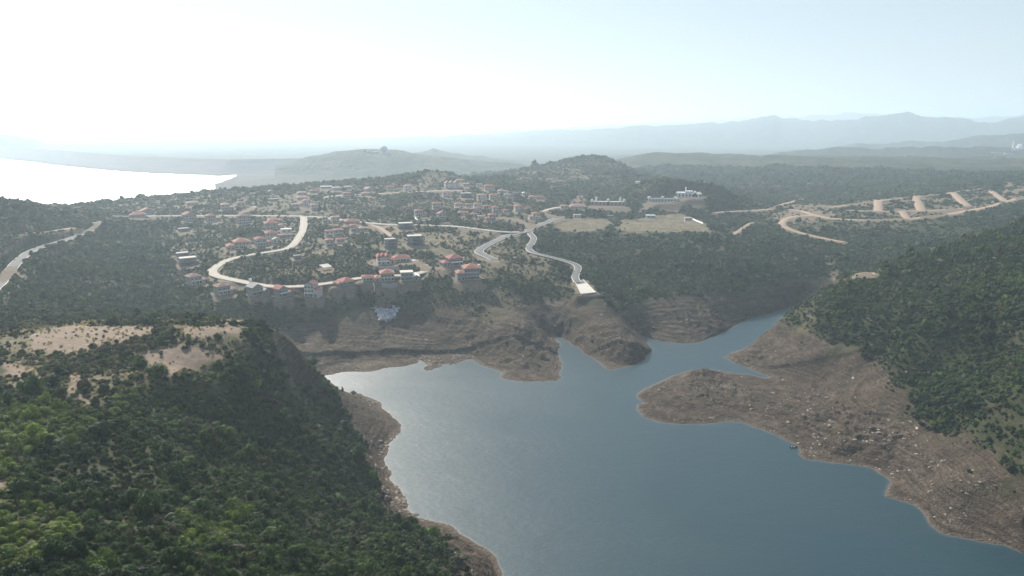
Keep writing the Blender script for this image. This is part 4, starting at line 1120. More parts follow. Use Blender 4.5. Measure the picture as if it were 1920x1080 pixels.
# gateway with domed kiosks
x, y, z, w, d, az = GATE
t = tag(empty('gateway', (x, y, z), -az), 'long rosy gateway wall with white domed kiosks below the wooded knoll', 'gateway')
b = MB()
d = max(d, 3.0)
b.box(-w / 2, w / 2, -d / 2, d / 2, -2, 5.0, 0)
b.box(-w / 2 - 0.2, w / 2 + 0.2, -d / 2 - 0.2, d / 2 + 0.2, 5.0, 5.5, 1)
b.put('wall', [wall_mat('rosy_sandstone', (0.36, 0.22, 0.18)), M_trim], t)
for i in range(9):
    if i not in (4,):
        put_window(t, -w / 2 + w * (i + 0.5) / 9, -d / 2, 0.4, 2.2, 2.4, 0, True)
dr = MB()
dr.box(-1.9, 1.9, -0.07, 0.1, 0, 4.2, 0)
o = dr.put('gate_opening', [M_dark], t)
o.location = (0, -d / 2, 0)
for fx, hh, rr in ((-0.46, 6.5, 1.9), (-0.34, 10.5, 1.5), (0.0, 7.4, 1.9), (0.345, 10.5, 1.5), (0.46, 6.8, 2.2)):
    k = MB()
    k.lathe(fx * w, 0, [(rr * 0.85, -1.5), (rr * 0.85, hh - 1.6), (rr * 1.15, hh - 1.5), (rr * 1.15, hh - 1.2), (rr * 0.8, hh - 1.15), (rr * 0.8, hh)], 10)
    tw = k.put('kiosk_tower', [M_white if hh > 7.5 else WALL['cream']], t)
    k = MB()
    k.lathe(fx * w, 0, dome_prof(rr, hh, 1.0, 7, 0.7), 12)
    k.put('dome', [M_white], tw)

# long white hall with a colonnade
x, y, z, w, d, az = HALL
t = tag(empty('colonnade_hall', (x, y, z), -az), 'long low white hall with an open colonnade on the wooded knoll', 'hall')
b = MB()
b.box(-w / 2, w / 2, 0, d / 2, -3, 4.2, 0)
b.put('wall', [WALL['bluegrey']], t)
b = MB()
b.box(-w / 2 - 1, w / 2 + 1, -d / 2, d / 2 + 0.6, 4.2, 5.2, 0)
b.box(-w / 2 + 3, w / 2 - 3, -d / 4, d / 2 - 1, 5.2, 5.7, 1)
b.put('roof', [M_white, M_dark], t)
b = MB()
b.box(-w / 2, w / 2, -d / 2, -0.02, -3, 0.2, 0)
b.put('terrace', [M_trim], t)
cm = MB()
cm.box(-0.55, 0.55, -0.5, 0.5, 0.2, 4.2)
cme = cm.mesh('column', [M_white])
for i in range(10):
    o = put('column', cme, t)
    o.location = (-w / 2 + 0.9 + (w - 1.8) * i / 9, -d / 2 + 0.7, 0)
for fx in (-0.46, 0.0, 0.44):
    b = MB()
    b.box(fx * w - 2.2, fx * w + 2.2, -d / 4 - 0.6, d / 4, 5.7, 7.2)
    b.put('roof_pavilion', [M_white], t)

# white hilltop complex
x, y, z, w, d, az = PALACE
t = tag(empty('palace_complex', (x, y, z), -az), 'white hilltop complex of arcaded blocks with two domes above the long white hall', 'palace')
b = MB()
for fx0, fx1, y0, y1, h in ((-0.5, -0.12, -0.2, 0.5, 6.5), (-0.12, 0.16, -0.05, 0.5, 8.5), (0.16, 0.5, -0.3, 0.4, 5.6)):
    b.box(fx0 * w, fx1 * w - 0.05, y0 * d, y1 * d, -4, h, 0)
    b.box(fx0 * w - 0.3, fx1 * w + 0.25, y0 * d - 0.3, y1 * d + 0.3, h, h + 0.5, 1)
b.put('wall', [wall_mat('weathered_white', (0.55, 0.54, 0.51)), M_white], t)
for i in range(8):
    fx = -0.46 + 0.92 * i / 7
    put_window(t, fx * w, (-0.2 if fx < -0.12 else (-0.05 if fx < 0.16 else -0.3)) * d, 0.8, 2.2, 2.6, 0, True)
for fx, hh, rr in ((0.26, 5.9, 2.4), (0.42, 5.9, 1.6)):
    k = MB()
    k.lathe(fx * w, 0, [(rr, hh)] + [(rr, hh + 0.9)] + dome_prof(rr, hh + 0.9, 1.0, 7, 0.6), 12)
    k.put('dome', [M_white], t)
k = MB()
k.lathe(-0.1 * w, d * 0.1, [(0.9, 6), (0.9, 13), (1.3, 13.1), (1.3, 13.6), (0.1, 15.5)], 8)
k.put('turret', [M_white], t)
b = MB()
b.box(-w * 0.35, w * 0.75, -d * 0.75, -d * 0.7, -5, 0.6)
b.put('terrace_wall', [M_trim], t)

# mosque on the far plateau
x, y, z, w, d, az = MOSQUE
t = tag(empty('mosque', (x, y, z), -az), 'far white mosque with one slim minaret beside its dome', 'mosque')
b = MB()
b.box(-w / 2, w / 2, -d / 2, d / 2, -3, 8)
b.box(-w / 2 - 0.4, w / 2 + 0.4, -d / 2 - 0.4, d / 2 + 0.4, 8, 8.8)
b.put('wall', [M_white], t)
for i in range(4):
    put_window(t, -w / 2 + w * (i + 0.5) / 4, -d / 2, 1.5, 3.0, 3.4, 0, True)
k = MB()
k.lathe(w * 0.12, 0, [(w * 0.3, 8.8), (w * 0.3, 11)] + dome_prof(w * 0.3, 11, 1.0, 7, 1.5), 16)
k.put('dome', [M_white], t)
k = MB()
k.lathe(-w * 0.42, 0, [(2.2, -3), (1.9, 26), (2.8, 26.3), (2.8, 27.5), (1.5, 27.6), (1.4, 33), (0.1, 38)], 10)
k.put('minaret', [M_white], t)

# great round dome on the hill across the big lake
x, y, z, w, d, az = DOMEB
t = tag(empty('dome_building', (x, y, z), -az), 'huge round dome crowning the hill beyond the village', 'dome')
k = MB()
rr = w * 0.36
k.lathe(0, 0, [(rr * 0.95, -6), (rr * 0.95, rr * 0.45), (rr * 0.72, rr * 0.5), (rr * 0.86, rr * 0.8), (rr, rr * 1.25), (rr * 0.96, rr * 1.6), (rr * 0.75, rr * 1.95), (rr * 0.4, rr * 2.18), (0.1, rr * 2.25)], 20)
k.put('dome', [plain('dome_shell', (0.32, 0.33, 0.34), 0.6, 0.15, 0.1)], t)
b = MB()
b.box(-w * 3.0, -w * 0.5, -6, 8, -8, 7, 0)
b.box(-w * 2.2, -w * 1.2, -5, 7, 7.0, 11, 0)
b.box(w * 0.45, w * 1.1, -5, 7, -8, 5, 0)
b.put('wall', [WALL['greycream']], t)
for i in range(6):
    put_window(t, -w * 2.8 + i * w * 0.42, -6, 1.5, 3.0, 2.4, 0, False)

# sheet canopy on posts in the scrub
x, y, z, w, d, az = CANOPY
t = tag(empty('canopy', (x, y, z), -az + 0.5), 'open sided canopy with a pale tilted roof in the scrub above the loop road', 'canopy')
b = MB()
h = w * 0.32
b.add([(-w * .45, -w * .4, h - 0.6), (w * .45, -w * .4, h - 0.6), (w * .45, w * .4, h + 0.9), (-w * .45, w * .4, h + 0.9), (-w * .45, -w * .4, h - 0.4), (w * .45, -w * .4, h - 0.4), (w * .45, w * .4, h + 1.1), (-w * .45, w * .4, h + 1.1)],
      [(3, 2, 1, 0), (4, 5, 6, 7), (0, 1, 5, 4), (1, 2, 6, 5), (2, 3, 7, 6), (3, 0, 4, 7)])
b.put('roof', [ROOF['paleroof']], t)
for sx in (-1, 1):
    for sy in (-1, 1):
        p_ = MB()
        p_.box(sx * w * .4 - 0.12, sx * w * .4 + 0.12, sy * w * .35 - 0.12, sy * w * .35 + 0.12, -3, h + sy * 0.65 - 0.05)
        p_.put('post', [M_conc], t)

# ------------------------------------------------------------------ roads
def road_mat(name, col, var):
    g = G(name)
    p = g.pos()
    f = g.math('ADD', g.math('MULTIPLY', g.noise(p, 0.25, 5, 0.65), 0.6), g.math('MULTIPLY', g.noise(p, 1.8, 4, 0.6), 0.4))
    return g.done(g.ramp(f, [(0.3, tuple(c * (1 - var) for c in col)), (0.7, tuple(c * (1 + var) for c in col))]), 0.9, None, 0.15)
M_road = {'asphalt': road_mat('asphalt', (0.15, 0.145, 0.145), 0.25), 'pale': road_mat('pale_concrete_paving', (0.40, 0.35, 0.29), 0.2), 'dirt': road_mat('dirt_track', (0.31, 0.225, 0.165), 0.25)}
M_kerb = wall_mat('kerb_stone', (0.58, 0.54, 0.48))
def ribbon(Q, offs, z0, z1=None):
    """strips along polyline Q at sideways offsets; offs is [(side, height)] across"""
    T = np.gradient(Q[:, :2], axis=0)
    T /= np.linalg.norm(T, axis=1)[:, None] + 1e-9
    Nn = np.stack([T[:, 1], -T[:, 0]], 1)
    rows = [np.column_stack([Q[:, :2] + Nn * s, Q[:, 2] + h]) for s, h in offs]
    n, k = len(Q), len(offs)
    V = np.stack(rows, 1).reshape(-1, 3)
    F = [(i * k + j, i * k + j + 1, (i + 1) * k + j + 1, (i + 1) * k + j) for i in range(n - 1) for j in range(k - 1)]
    return V, np.array(F)[:, ::-1]
RLAB = ['asphalt road winding along the left hillside', 'long pale cross road through the middle of the village', 'pale concrete loop road round the lower village', 'asphalt road dropping from the junction to the hairpin',
        'narrow road winding down to the concrete platform', 'road curving from the junction to the red roofed villa', 'pale road climbing from the junction to the lodge', 'upper lane of the village']
zoff = {}
for k, ((name, kind, wdt, px), Q) in enumerate(zip(ROADS, ROADQ)):
    h = wdt / 2
    e = 0.10 + 0.006 * k
    V, F = ribbon(Q, [(-h - 0.6, -0.45 + e), (-h, e), (0, e + 0.05), (h, e), (h + 0.6, -0.45 + e)], 0)
    o = put(name, mesh_np(name, V, F, True), None, [M_road[kind]])
    tag(o, RLAB[k] if k < len(RLAB) else 'bare earth track cut through the scrub', 'road' if k < 8 else 'track', kind='structure')
    if kind == 'asphalt' or k in (1, 2):
        for s in (-1, 1):
            offs = [(s * (h - 0.05), e + 0.02), (s * (h - 0.05), e + 0.2), (s * (h + 0.5), e + 0.2), (s * (h + 0.55), e - 0.5)]
            V, F = ribbon(Q, offs if s < 0 else offs, 0)
            put('kerb', mesh_np('kerb', V, F[:, ::-1] if s < 0 else F), o, [M_kerb])

# concrete platform at the end of the narrow road
b = MB()
V = [(*p, PZ - 1.6) for p in PLATC] + [(*p, PZ + 0.6) for p in PLATC]
b.add(V, [(0, 1, 2, 3), (7, 6, 5, 4), (4, 5, 1, 0), (5, 6, 2, 1), (6, 7, 3, 2), (7, 4, 0, 3)])
pf = b.put('concrete_platform', [wall_mat('platform_concrete', (0.50, 0.47, 0.43))])
tag(pf, 'pale concrete platform on the headland at the end of the narrow road', 'platform')
def lerp2(a, c, t):
    return (a[0] + (c[0] - a[0]) * t, a[1] + (c[1] - a[1]) * t)
for a, c in ((0, 3), (1, 2), (3, 2)):
    P0, P1 = PLATC[a], PLATC[c]
    L_ = math.hypot(P1[0] - P0[0], P1[1] - P0[1])
    nx, ny = -(P1[1] - P0[1]) / L_ * 0.2, (P1[0] - P0[0]) / L_ * 0.2
    b = MB()
    b.add([(P0[0] - nx, P0[1] - ny, PZ + 0.61), (P1[0] - nx, P1[1] - ny, PZ + 0.61), (P1[0] + nx, P1[1] + ny, PZ + 0.61), (P0[0] + nx, P0[1] + ny, PZ + 0.61),
           (P0[0] - nx, P0[1] - ny, PZ + 1.3), (P1[0] - nx, P1[1] - ny, PZ + 1.3), (P1[0] + nx, P1[1] + ny, PZ + 1.3), (P0[0] + nx, P0[1] + ny, PZ + 1.3)],
          [(3, 2, 1, 0), (4, 5, 6, 7), (0, 1, 5, 4), (1, 2, 6, 5), (2, 3, 7, 6), (3, 0, 4, 7)])
    b.put('parapet', [M_trim], pf)
apron = [lerp2(PLATC[0], PLATC[3], 0.03), lerp2(PLATC[1], PLATC[2], 0.03), lerp2(PLATC[1], PLATC[2], 0.26), lerp2(PLATC[0], PLATC[3], 0.26)]
b = MB()
b.add([(*p, PZ + 0.605) for p in apron] + [(*p, PZ + 0.63) for p in apron], [(7, 6, 5, 4), (4, 5, 1, 0), (5, 6, 2, 1), (6, 7, 3, 2), (7, 4, 0, 3)])
b.put('asphalt_apron', [M_road['asphalt']], pf)

# ------------------------------------------------------------------ walls that follow the ground
def wall_line(name, px, h, thick, mat, label, cat, below=2.5):
    P = [p for p in (hit(*q) for q in px) if p]
    Q = smooth_line(P, 2.5, 1)
    V, F = ribbon(Q, [(-thick / 2, -below), (-thick / 2, h), (thick / 2, h), (thick / 2, -below)], 0)
    o = put(name, mesh_np(name, V, F), None, [mat])
    tag(o, label, cat)
wall_line('garden_wall', [(778, 409), (783, 415), (794, 416), (805, 415), (808, 409)], 1.9, 0.4, M_white, 'white garden wall in front of the red roofed villa', 'wall')
wall_line('retaining_wall', [(700, 506), (712, 508), (730, 509), (746, 507)], 4.0, 0.8, WALL['stone'], 'grey stone retaining wall below the twin bayed white villa', 'retaining wall')
wall_line('retaining_wall', [(716, 538), (730, 540), (745, 537)], 3.0, 0.8, WALL['stone'], 'curved grey wall holding the brown soil below the orange roofed villa', 'retaining wall')
wall_line('courtyard_wall', [(742, 487), (756, 489), (770, 487)], 2.2, 0.4, M_trim, 'low cream courtyard wall right of the twin bayed white villa', 'wall')
wall_line('boundary_wall', [(1299, 412), (1308, 416), (1318, 420)], 1.8, 0.5, M_white, 'pale boundary wall at the right corner of the field', 'wall')
wall_line('boundary_wall', [(700, 533), (703, 541), (702, 548)], 1.8, 0.5, M_trim, 'pale wall running down the edge of the brown soil slope', 'wall')

# stone pitched apron on the bare slope
rng0 = random.Random(4)
def draped(px, lift, n=14):
    (a, b_, c, d_) = [hit(*p) for p in px]
    V = []
    for i in range(n + 1):
        for j in range(n + 1):
            u, v = i / n, j / n
            X = [(1 - v) * ((1 - u) * a[k] + u * b_[k]) + v * ((1 - u) * d_[k] + u * c[k]) for k in (0, 1)]
            edge = 2.2 if i in (0, n) or j in (0, n) else 0.5
            X[0] += rng0.uniform(-edge, edge) * 0.7
            X[1] += rng0.uniform(-edge, edge)
            V.append((X[0], X[1], zat(*X) + lift))
    F = [(i * (n + 1) + j, (i + 1) * (n + 1) + j, (i + 1) * (n + 1) + j + 1, i * (n + 1) + j + 1) for i in range(n) for j in range(n)]
    return np.array(V), np.array(F)
V, F = draped([(698, 577), (749, 577), (740, 600), (709, 601)], 0.45)
g = G('stone_pitching')
p = g.pos()
c = g.ramp(g.math('ADD', g.math('MULTIPLY', g.noise(p, 0.3, 5, 0.7), 0.7), g.math('MULTIPLY', g.voro(p, 0.9).outputs['Distance'], 0.3)), [(0.3, (0.10, 0.105, 0.12)), (0.5, (0.22, 0.225, 0.25)), (0.68, (0.48, 0.48, 0.50))])
o = put('stone_apron', mesh_np('stone_apron', V, F), None, [g.done(c, 0.85)])
sm = o.modifiers.new('thickness', 'SOLIDIFY')
sm.thickness = 0.8
sm.offset = -1
tag(o, 'pale grey stone apron laid on the slope below the orange roofed villa', 'stone apron')

# ------------------------------------------------------------------ the long dam across the big lake
W = [at(px, py, 0.0) for px, py in [(-420, 262), (-200, 276), (-80, 287), (0, 295), (50, 301), (125, 310.5), (200, 318.5), (275, 323.5), (350, 326.5), (400, 329), (447, 328)]]
W += [at(540, 325, 0.0), at(600, 324, 0.0), at(665, 323, 0.0)]
Q = smooth_line([(x, y, 0.0) for x, y in W], 40, 3)
V, F = ribbon(Q, [(-40, -14), (30, 0.0), (125, 48), (128, 49.5), (140, 49.5), (143, 48), (270, 3)], 0)
Nn = ribbon(Q, [(0, 0), (10, 0)], 0)[0]
if math.hypot(*Nn[1][:2]) < math.hypot(*Nn[0][:2]):
    V, F = ribbon(Q, [(40, -14), (-30, 0.0), (-125, 48), (-128, 49.5), (-140, 49.5), (-143, 48), (-270, 3)], 0)
    F = F[:, ::-1]
g = G('dam_riprap')
p = g.pos()
c = g.ramp(g.noise(g.vscale(p, (0.01, 0.01, 0.12)), 1.0, 4, 0.6), [(0.35, (0.05, 0.045, 0.05)), (0.65, (0.09, 0.08, 0.085))])
dam = put('embankment_dam', mesh_np('embankment_dam', V, F), None, [g.done(c, 0.9)])
tag(dam, 'long curving earth dam holding the big pale lake on the far left', 'dam')
# ------------------------------------------------------------------ vegetation
rng = np.random.default_rng(5)

def leaf_material(name, base=None, transl=0.22):
    g = G(name)
    t = g.attr('tint', 'INSTANCER').outputs['Color']
    lf = g.attr('leaf').outputs['Fac']
    rnd = g.add('ShaderNodeObjectInfo').outputs['Random']
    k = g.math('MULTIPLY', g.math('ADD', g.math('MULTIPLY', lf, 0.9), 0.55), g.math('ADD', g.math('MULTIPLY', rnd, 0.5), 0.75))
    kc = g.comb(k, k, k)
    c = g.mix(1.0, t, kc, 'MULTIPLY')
    g.done(c, 0.62, None, 0.18)
    tr = g.add('ShaderNodeBsdfTranslucent')
    g.set(tr.inputs['Color'], g.mix(1.0, c, (1.3, 1.25, 0.55), 'MULTIPLY'))
    ms = g.add('ShaderNodeMixShader')
    ms.inputs[0].default_value = transl
    g.l.new(g.b.outputs[0], ms.inputs[1])
    g.l.new(tr.outputs[0], ms.inputs[2])
    g.l.new(ms.outputs[0], g.out.inputs['Surface'])
    return g.m
M_leaf = leaf_material('scrub_leaves')
M_straw = leaf_material('dry_straw', transl=0.3)
M_bark = plain('bark', (0.10, 0.08, 0.06), 0.9, 0.3, 3.0)

def unit_sphere(n):
    v = rng.normal(size=(n, 3))
    return v / np.linalg.norm(v, axis=1)[:, None]

def leaf_quads(P, N, size, lo=0.6, hi=1.3):
    """small bent leaf sprays at P facing N"""
    n = len(P)
    s = size * rng.uniform(lo, hi, n)[:, None]
    a = np.cross(N, unit_sphere(n))
    a /= np.linalg.norm(a, axis=1)[:, None] + 1e-9
    b = np.cross(N, a)
    V = np.stack([P - a * s, P - b * s * 0.55 + N * s * 0.15, P + a * s, P + b * s * 0.55 - N * s * 0.1], 1)
    return V.reshape(-1, 3), np.arange(n * 4).reshape(n, 4)

def blob(c, r, nu=7, nv=4):
    V, F = [], []
    for j in range(nv + 1):
        ph = -PI / 2 + PI * j / nv
        for i in range(nu):
            th = 2 * PI * i / nu
            k = r * rng.uniform(0.8, 1.12)
            V.append((c[0] + k * math.cos(ph) * math.cos(th), c[1] + k * math.cos(ph) * math.sin(th), c[2] + k * math.sin(ph)))
    for j in range(nv):
        for i in range(nu):
            F.append((j * nu + i, j * nu + (i + 1) % nu, (j + 1) * nu + (i + 1) % nu, (j + 1) * nu + i))
    return np.array(V), np.array(F)

def leafy_mesh(name, lobes, nq, q, core=0.72):
    Vs, Fs, L, off = [], [], [], 0
    tot = sum(r * r for _, r in lobes)
    for c, r in lobes:
        n = max(int(nq * r * r / tot), 6)
        u = unit_sphere(n)
        u[:, 2] = np.abs(u[:, 2]) * 1.1 - 0.25
        u /= np.linalg.norm(u, axis=1)[:, None]
        P = np.array(c) + u * r * rng.uniform(0.78, 1.12, n)[:, None] * np.array([1, 1, 0.85])
        N = u + 0.7 * unit_sphere(n)
        N /= np.linalg.norm(N, axis=1)[:, None]
        V, F = leaf_quads(P, N, q)
        Vs.append(V); Fs.append(F + off); off += len(V); L.append(np.repeat(rng.uniform(0, 1, n), 1))
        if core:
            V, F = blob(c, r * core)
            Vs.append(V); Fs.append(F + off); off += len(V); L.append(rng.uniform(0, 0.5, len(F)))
    me = mesh_np(name, np.vstack(Vs), np.vstack(Fs))
    a = me.attributes.new('leaf', 'FLOAT', 'FACE')
    a.data.foreach_set('value', np.concatenate(L).astype(np.float32))
    me.materials.append(M_leaf)
    return me

def shrub_lobes(n, spread, h):
    out = []
    for k in range(n):
        a, d = rng.uniform(0, 2 * PI), spread * math.sqrt(rng.uniform(0, 1))
        r = rng.uniform(0.34, 0.58)
        out.append(((d * math.cos(a), d * math.sin(a), r * 0.6 + rng.uniform(0, h) * (1 - 0.6 * d / spread)), r))
    return out

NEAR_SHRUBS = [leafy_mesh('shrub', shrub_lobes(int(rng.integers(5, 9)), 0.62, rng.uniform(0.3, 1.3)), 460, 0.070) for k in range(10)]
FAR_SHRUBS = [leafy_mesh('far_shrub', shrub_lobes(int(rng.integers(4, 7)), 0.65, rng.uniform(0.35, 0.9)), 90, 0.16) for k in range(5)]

def tuft_mesh(name, n, h):
    V, F = [], []
    for k in range(n):
        a, d = rng.uniform(0, 2 * PI), 0.35 * math.sqrt(rng.uniform(0, 1))
        x, y = d * math.cos(a), d * math.sin(a)
        t = rng.uniform(0, 2 * PI)
        lx, ly = rng.normal(0, 0.28, 2)
        w = rng.uniform(0.02, 0.05)
        hh = h * rng.uniform(0.5, 1.1)
        b = len(V)
        V += [(x - w * math.cos(t), y - w * math.sin(t), 0), (x + w * math.cos(t), y + w * math.sin(t), 0),
              (x + lx + w * 1.6 * math.cos(t), y + ly + w * 1.6 * math.sin(t), hh), (x + lx - w * 1.6 * math.cos(t), y + ly - w * 1.6 * math.sin(t), hh * 0.94)]
        F.append((b, b + 1, b + 2, b + 3))
    me = mesh_np(name, V, F)
    a = me.attributes.new('leaf', 'FLOAT', 'FACE')
    a.data.foreach_set('value', rng.uniform(0, 1, len(F)).astype(np.float32))
    me.materials.append(M_straw)
    return me
TUFTS = [tuft_mesh('grass_tuft', 42, 0.9) for k in range(4)]

M_stone = plain('pale_stone', (0.27, 0.235, 0.195), 0.85, 0.3, 1.2)
M_dkstone = plain('brown_stone', (0.20, 0.165, 0.135), 0.9, 0.3, 1.2)
def rock_mesh(name, mat, seed):
    bm = bmesh.new()
    bmesh.ops.create_icosphere(bm, subdivisions=2, radius=1.0)
    r = random.Random(seed)
    planes = [(Vector((r.gauss(0, 1), r.gauss(0, 1), r.gauss(0, 0.8))).normalized(), r.uniform(0.45, 0.8)) for k in range(9)]
    for v in bm.verts:
        for n, d in planes:
            e = v.co.dot(n) - d
            if e > 0:
                v.co -= n * e
        v.co.z *= 0.62
        v.co.x *= 1.15
        v.co += Vector((r.uniform(-1, 1), r.uniform(-1, 1), r.uniform(-1, 1))) * 0.025
    me = bpy.data.meshes.new(name)
    bm.to_mesh(me)
    bm.free()
    me.materials.append(mat)
    return me
ROCKS = [rock_mesh('boulder', M_stone, k) for k in range(5)]
DROCKS = [rock_mesh('rubble_stone', M_dkstone if k else M_stone, 20 + k) for k in range(5)]

# prototypes live in a collection that is switched off; the scatter objects read their shapes from it
def proto_coll(name, meshes):
    c = bpy.data.collections.new(name)
    COL.children.link(c)
    for k, me in enumerate(meshes):
        o = bpy.data.objects.new('%s_%02d' % (name, k), me)
        o.hide_render = True
        c.objects.link(o)
    bpy.context.view_layer.layer_collection.children[name].exclude = True
    return c

def scatter(name, coll, P, rot, scl, idx, tint):
    me = bpy.data.meshes.new(name)
    me.vertices.add(len(P))
    me.vertices.foreach_set('co', np.asarray(P, np.float32).ravel())
    for nm, ty, arr in (('rot', 'FLOAT_VECTOR', rot), ('scl', 'FLOAT_VECTOR', scl)):
        me.attributes.new(nm, ty, 'POINT').data.foreach_set('vector', np.asarray(arr, np.float32).ravel())
    me.attributes.new('idx', 'INT', 'POINT').data.foreach_set('value', np.asarray(idx, np.int32))
    t4 = np.ones((len(P), 4), np.float32)
    t4[:, :3] = tint
    me.attributes.new('tint', 'FLOAT_COLOR', 'POINT').data.foreach_set('color', t4.ravel())
    o = put(name, me)
    ng = bpy.data.node_groups.new(name + '_scatter', 'GeometryNodeTree')
    ng.interface.new_socket('Geometry', in_out='INPUT', socket_type='NodeSocketGeometry')
    ng.interface.new_socket('Geometry', in_out='OUTPUT', socket_type='NodeSocketGeometry')
    N, L = ng.nodes, ng.links
    gi, go = N.new('NodeGroupInput'), N.new('NodeGroupOutput')
    ci = N.new('GeometryNodeCollectionInfo')
    ci.inputs['Collection'].default_value = coll
    ci.inputs['Separate Children'].default_value = True
    ci.inputs['Reset Children'].default_value = True
    ip = N.new('GeometryNodeInstanceOnPoints')
    ip.inputs['Pick Instance'].default_value = True
    def na(nm, ty):
        n = N.new('GeometryNodeInputNamedAttribute')
        n.data_type = ty
        n.inputs['Name'].default_value = nm
        return n.outputs['Attribute']
    L.new(gi.outputs[0], ip.inputs['Points'])
    L.new(ci.outputs[0], ip.inputs['Instance'])
    L.new(na('idx', 'INT'), ip.inputs['Instance Index'])
    er = N.new('FunctionNodeEulerToRotation')
    L.new(na('rot', 'FLOAT_VECTOR'), er.inputs[0])
    L.new(er.outputs[0], ip.inputs['Rotation'])
    L.new(na('scl', 'FLOAT_VECTOR'), ip.inputs['Scale'])
    L.new(ip.outputs[0], go.inputs[0])
    md = o.modifiers.new('scatter', 'NODES')
    md.node_group = ng
    return o

def sample_cells(r0, r1, sp):
    """jittered points, spacing sp(r), over the field of view and a little beyond"""
    out, r = [], r0
    while r < r1:
        s = sp(r)
        n = int(2 * 0.76 * r / s)
        a = -0.76 + (np.arange(n) + rng.uniform(0.05, 0.95, n)) * (1.52 / n)
        rr = r + s * rng.uniform(0.0, 0.95, n)
        out.append(np.stack([a, rr], 1))
        r += s
    return np.vstack(out)

def look(tab, a, r):
    i = np.clip(np.searchsorted(AA, a) - 1, 0, len(AA) - 2)
    l = np.log(r)
    j = np.clip(np.searchsorted(LR, l) - 1, 0, len(LR) - 2)
    u, v = (a - AA[i]) / (AA[i + 1] - AA[i]), (l - LR[j]) / (LR[j + 1] - LR[j])
    return (tab[i, j] * (1 - u) + tab[i + 1, j] * u) * (1 - v) + (tab[i, j + 1] * (1 - u) + tab[i + 1, j + 1] * u) * v

VIS = None
def visible(a, r, z):
    """does the camera see a point at this azimuth, distance and height (no ground in between)"""
    i = np.clip(np.searchsorted(AA, a) - 1, 0, len(AA) - 2)
    t = (CAM_H - z) / r
    H = (CAM_H - Z) / GR                    # tangent of depression of every ground vertex
    H = np.where(GR < 60, 9.0, H)
    M = np.minimum.accumulate(H, 1)         # the highest sight line so far along each azimuth
    j = np.clip(np.searchsorted(RR, r) - 3, 0, len(RR) - 1)
    return t <= M[i, j] + 0.002

TREELINE = Z0 + 7 * fbm(GX, GY, 40, 4, 300) + 3 * fbm(GX, GY, 11, 3, 305)
DEN = sstep(18, 24, TREELINE)
DEN = np.where(GR > 1200, sstep(14, 34, TREELINE), DEN)
DEN = DEN * (1 - BLOCK) * (1 - 0.97 * SOIL) * (1 - 0.985 * FIELD)
DEN = DEN * (1 - 0.85 * DRY * sstep(-0.25, 0.25, fbm(GX, GY, 34, 4, 310)))
DEN = DEN * (1 - 0.55 * sstep(0.14, 0.32, fbm(GX, GY, 90, 4, 315)))
DEN = DEN * (1 - 0.92 * sstep(1.2, 1.7, STEEP))
DEN = np.maximum(DEN, 0.05 * sstep(8, 16, Z0) * (GR < 1000) * (1 - BLOCK) * (1 - SOIL) * (1 - FIELD))
DEN = np.maximum(DEN, DENSE * (1 - SOIL) * (1 - BLOCK) * (1 - 0.7 * sstep(1.4, 2.0, STEEP)) * (1 - 0.3 * sstep(0.2, 0.4, fbm(GX, GY, 22, 3, 335))))
DEN = DEN * (1 - 0.9 * BARE)
DEN = np.where(SD < 2, 0, DEN)

PAL = np.array((0.66, 0.80, 0.56)) * np.array([(0.020, 0.042, 0.012), (0.032, 0.060, 0.016), (0.052, 0.080, 0.020), (0.085, 0.115, 0.024), (0.075, 0.078, 0.046), (0.085, 0.062, 0.036)])
def tints(a, r):
    x, y = r * np.sin(a), r * np.cos(a)
    n = len(a)
    f = fbm(x, y, 55, 3, 320) * 1.2 + fbm(x, y, 9, 2, 325) * 0.8 + rng.normal(0, 0.28, n)
    T = np.where((f > 0.25)[:, None], PAL[2], np.where((f > -0.15)[:, None], PAL[1], PAL[0]))
    u = rng.uniform(0, 1, n)
    T = np.where((u < 0.07)[:, None], PAL[4], T)
    T = np.where((u > 0.955)[:, None], PAL[5], T)
    T = np.where((u > 0.985)[:, None], np.array((0.13, 0.125, 0.105)), T)
    T = np.where(((u > 0.07) & (u < 0.12))[:, None], PAL[3], T)
    ye = look(YELL, a, r)
    T = np.where(((ye > 0.4) & (u > 0.14))[:, None], np.array((0.105, 0.145, 0.022)), T)
    dr = look(DRY, a, r)
    T = np.where(((dr > 0.5) & (u > 0.6))[:, None], np.array((0.10, 0.092, 0.05)), T)
    return T * rng.uniform(0.6, 1.5, n)[:, None]

def shrub_points():
    S = np.vstack([sample_cells(105, 500, lambda r: 1.75 + r * 0.0010), sample_cells(500, 1950, lambda r: max(2.25, 0.0042 * r))])
    a, r = S.T
    keep = rng.uniform(0, 1, len(a)) < look(DEN, a, r)
    a, r = a[keep], r[keep]
    z = look(Z, a, r)
    x, y = r * np.sin(a), r * np.cos(a)
    big = rng.uniform(0, 1, len(a))
    grow = 0.75 + 0.5 * fbm(x, y, 30, 3, 330)
    s = np.where(r < 500, 1.3, np.maximum(1.15, 0.0023 * r)) * rng.uniform(0.45, 1.15, len(a)) * (0.15 + 1.5 * grow) * np.where(big > 0.985, 2.1, np.where(big > 0.88, 1.5, 1.0)) * (1 + 0.25 * look(DENSE, a, r) * (r > 240))
    sparse = look(DEN, a, r) < 0.12
    s = np.where(sparse, s * 0.55, s)
    h = s * rng.uniform(0.6, 1.45, len(a)) * np.where(r > 900, 0.75, 1.0)
    return a, r, x, y, z, s, h
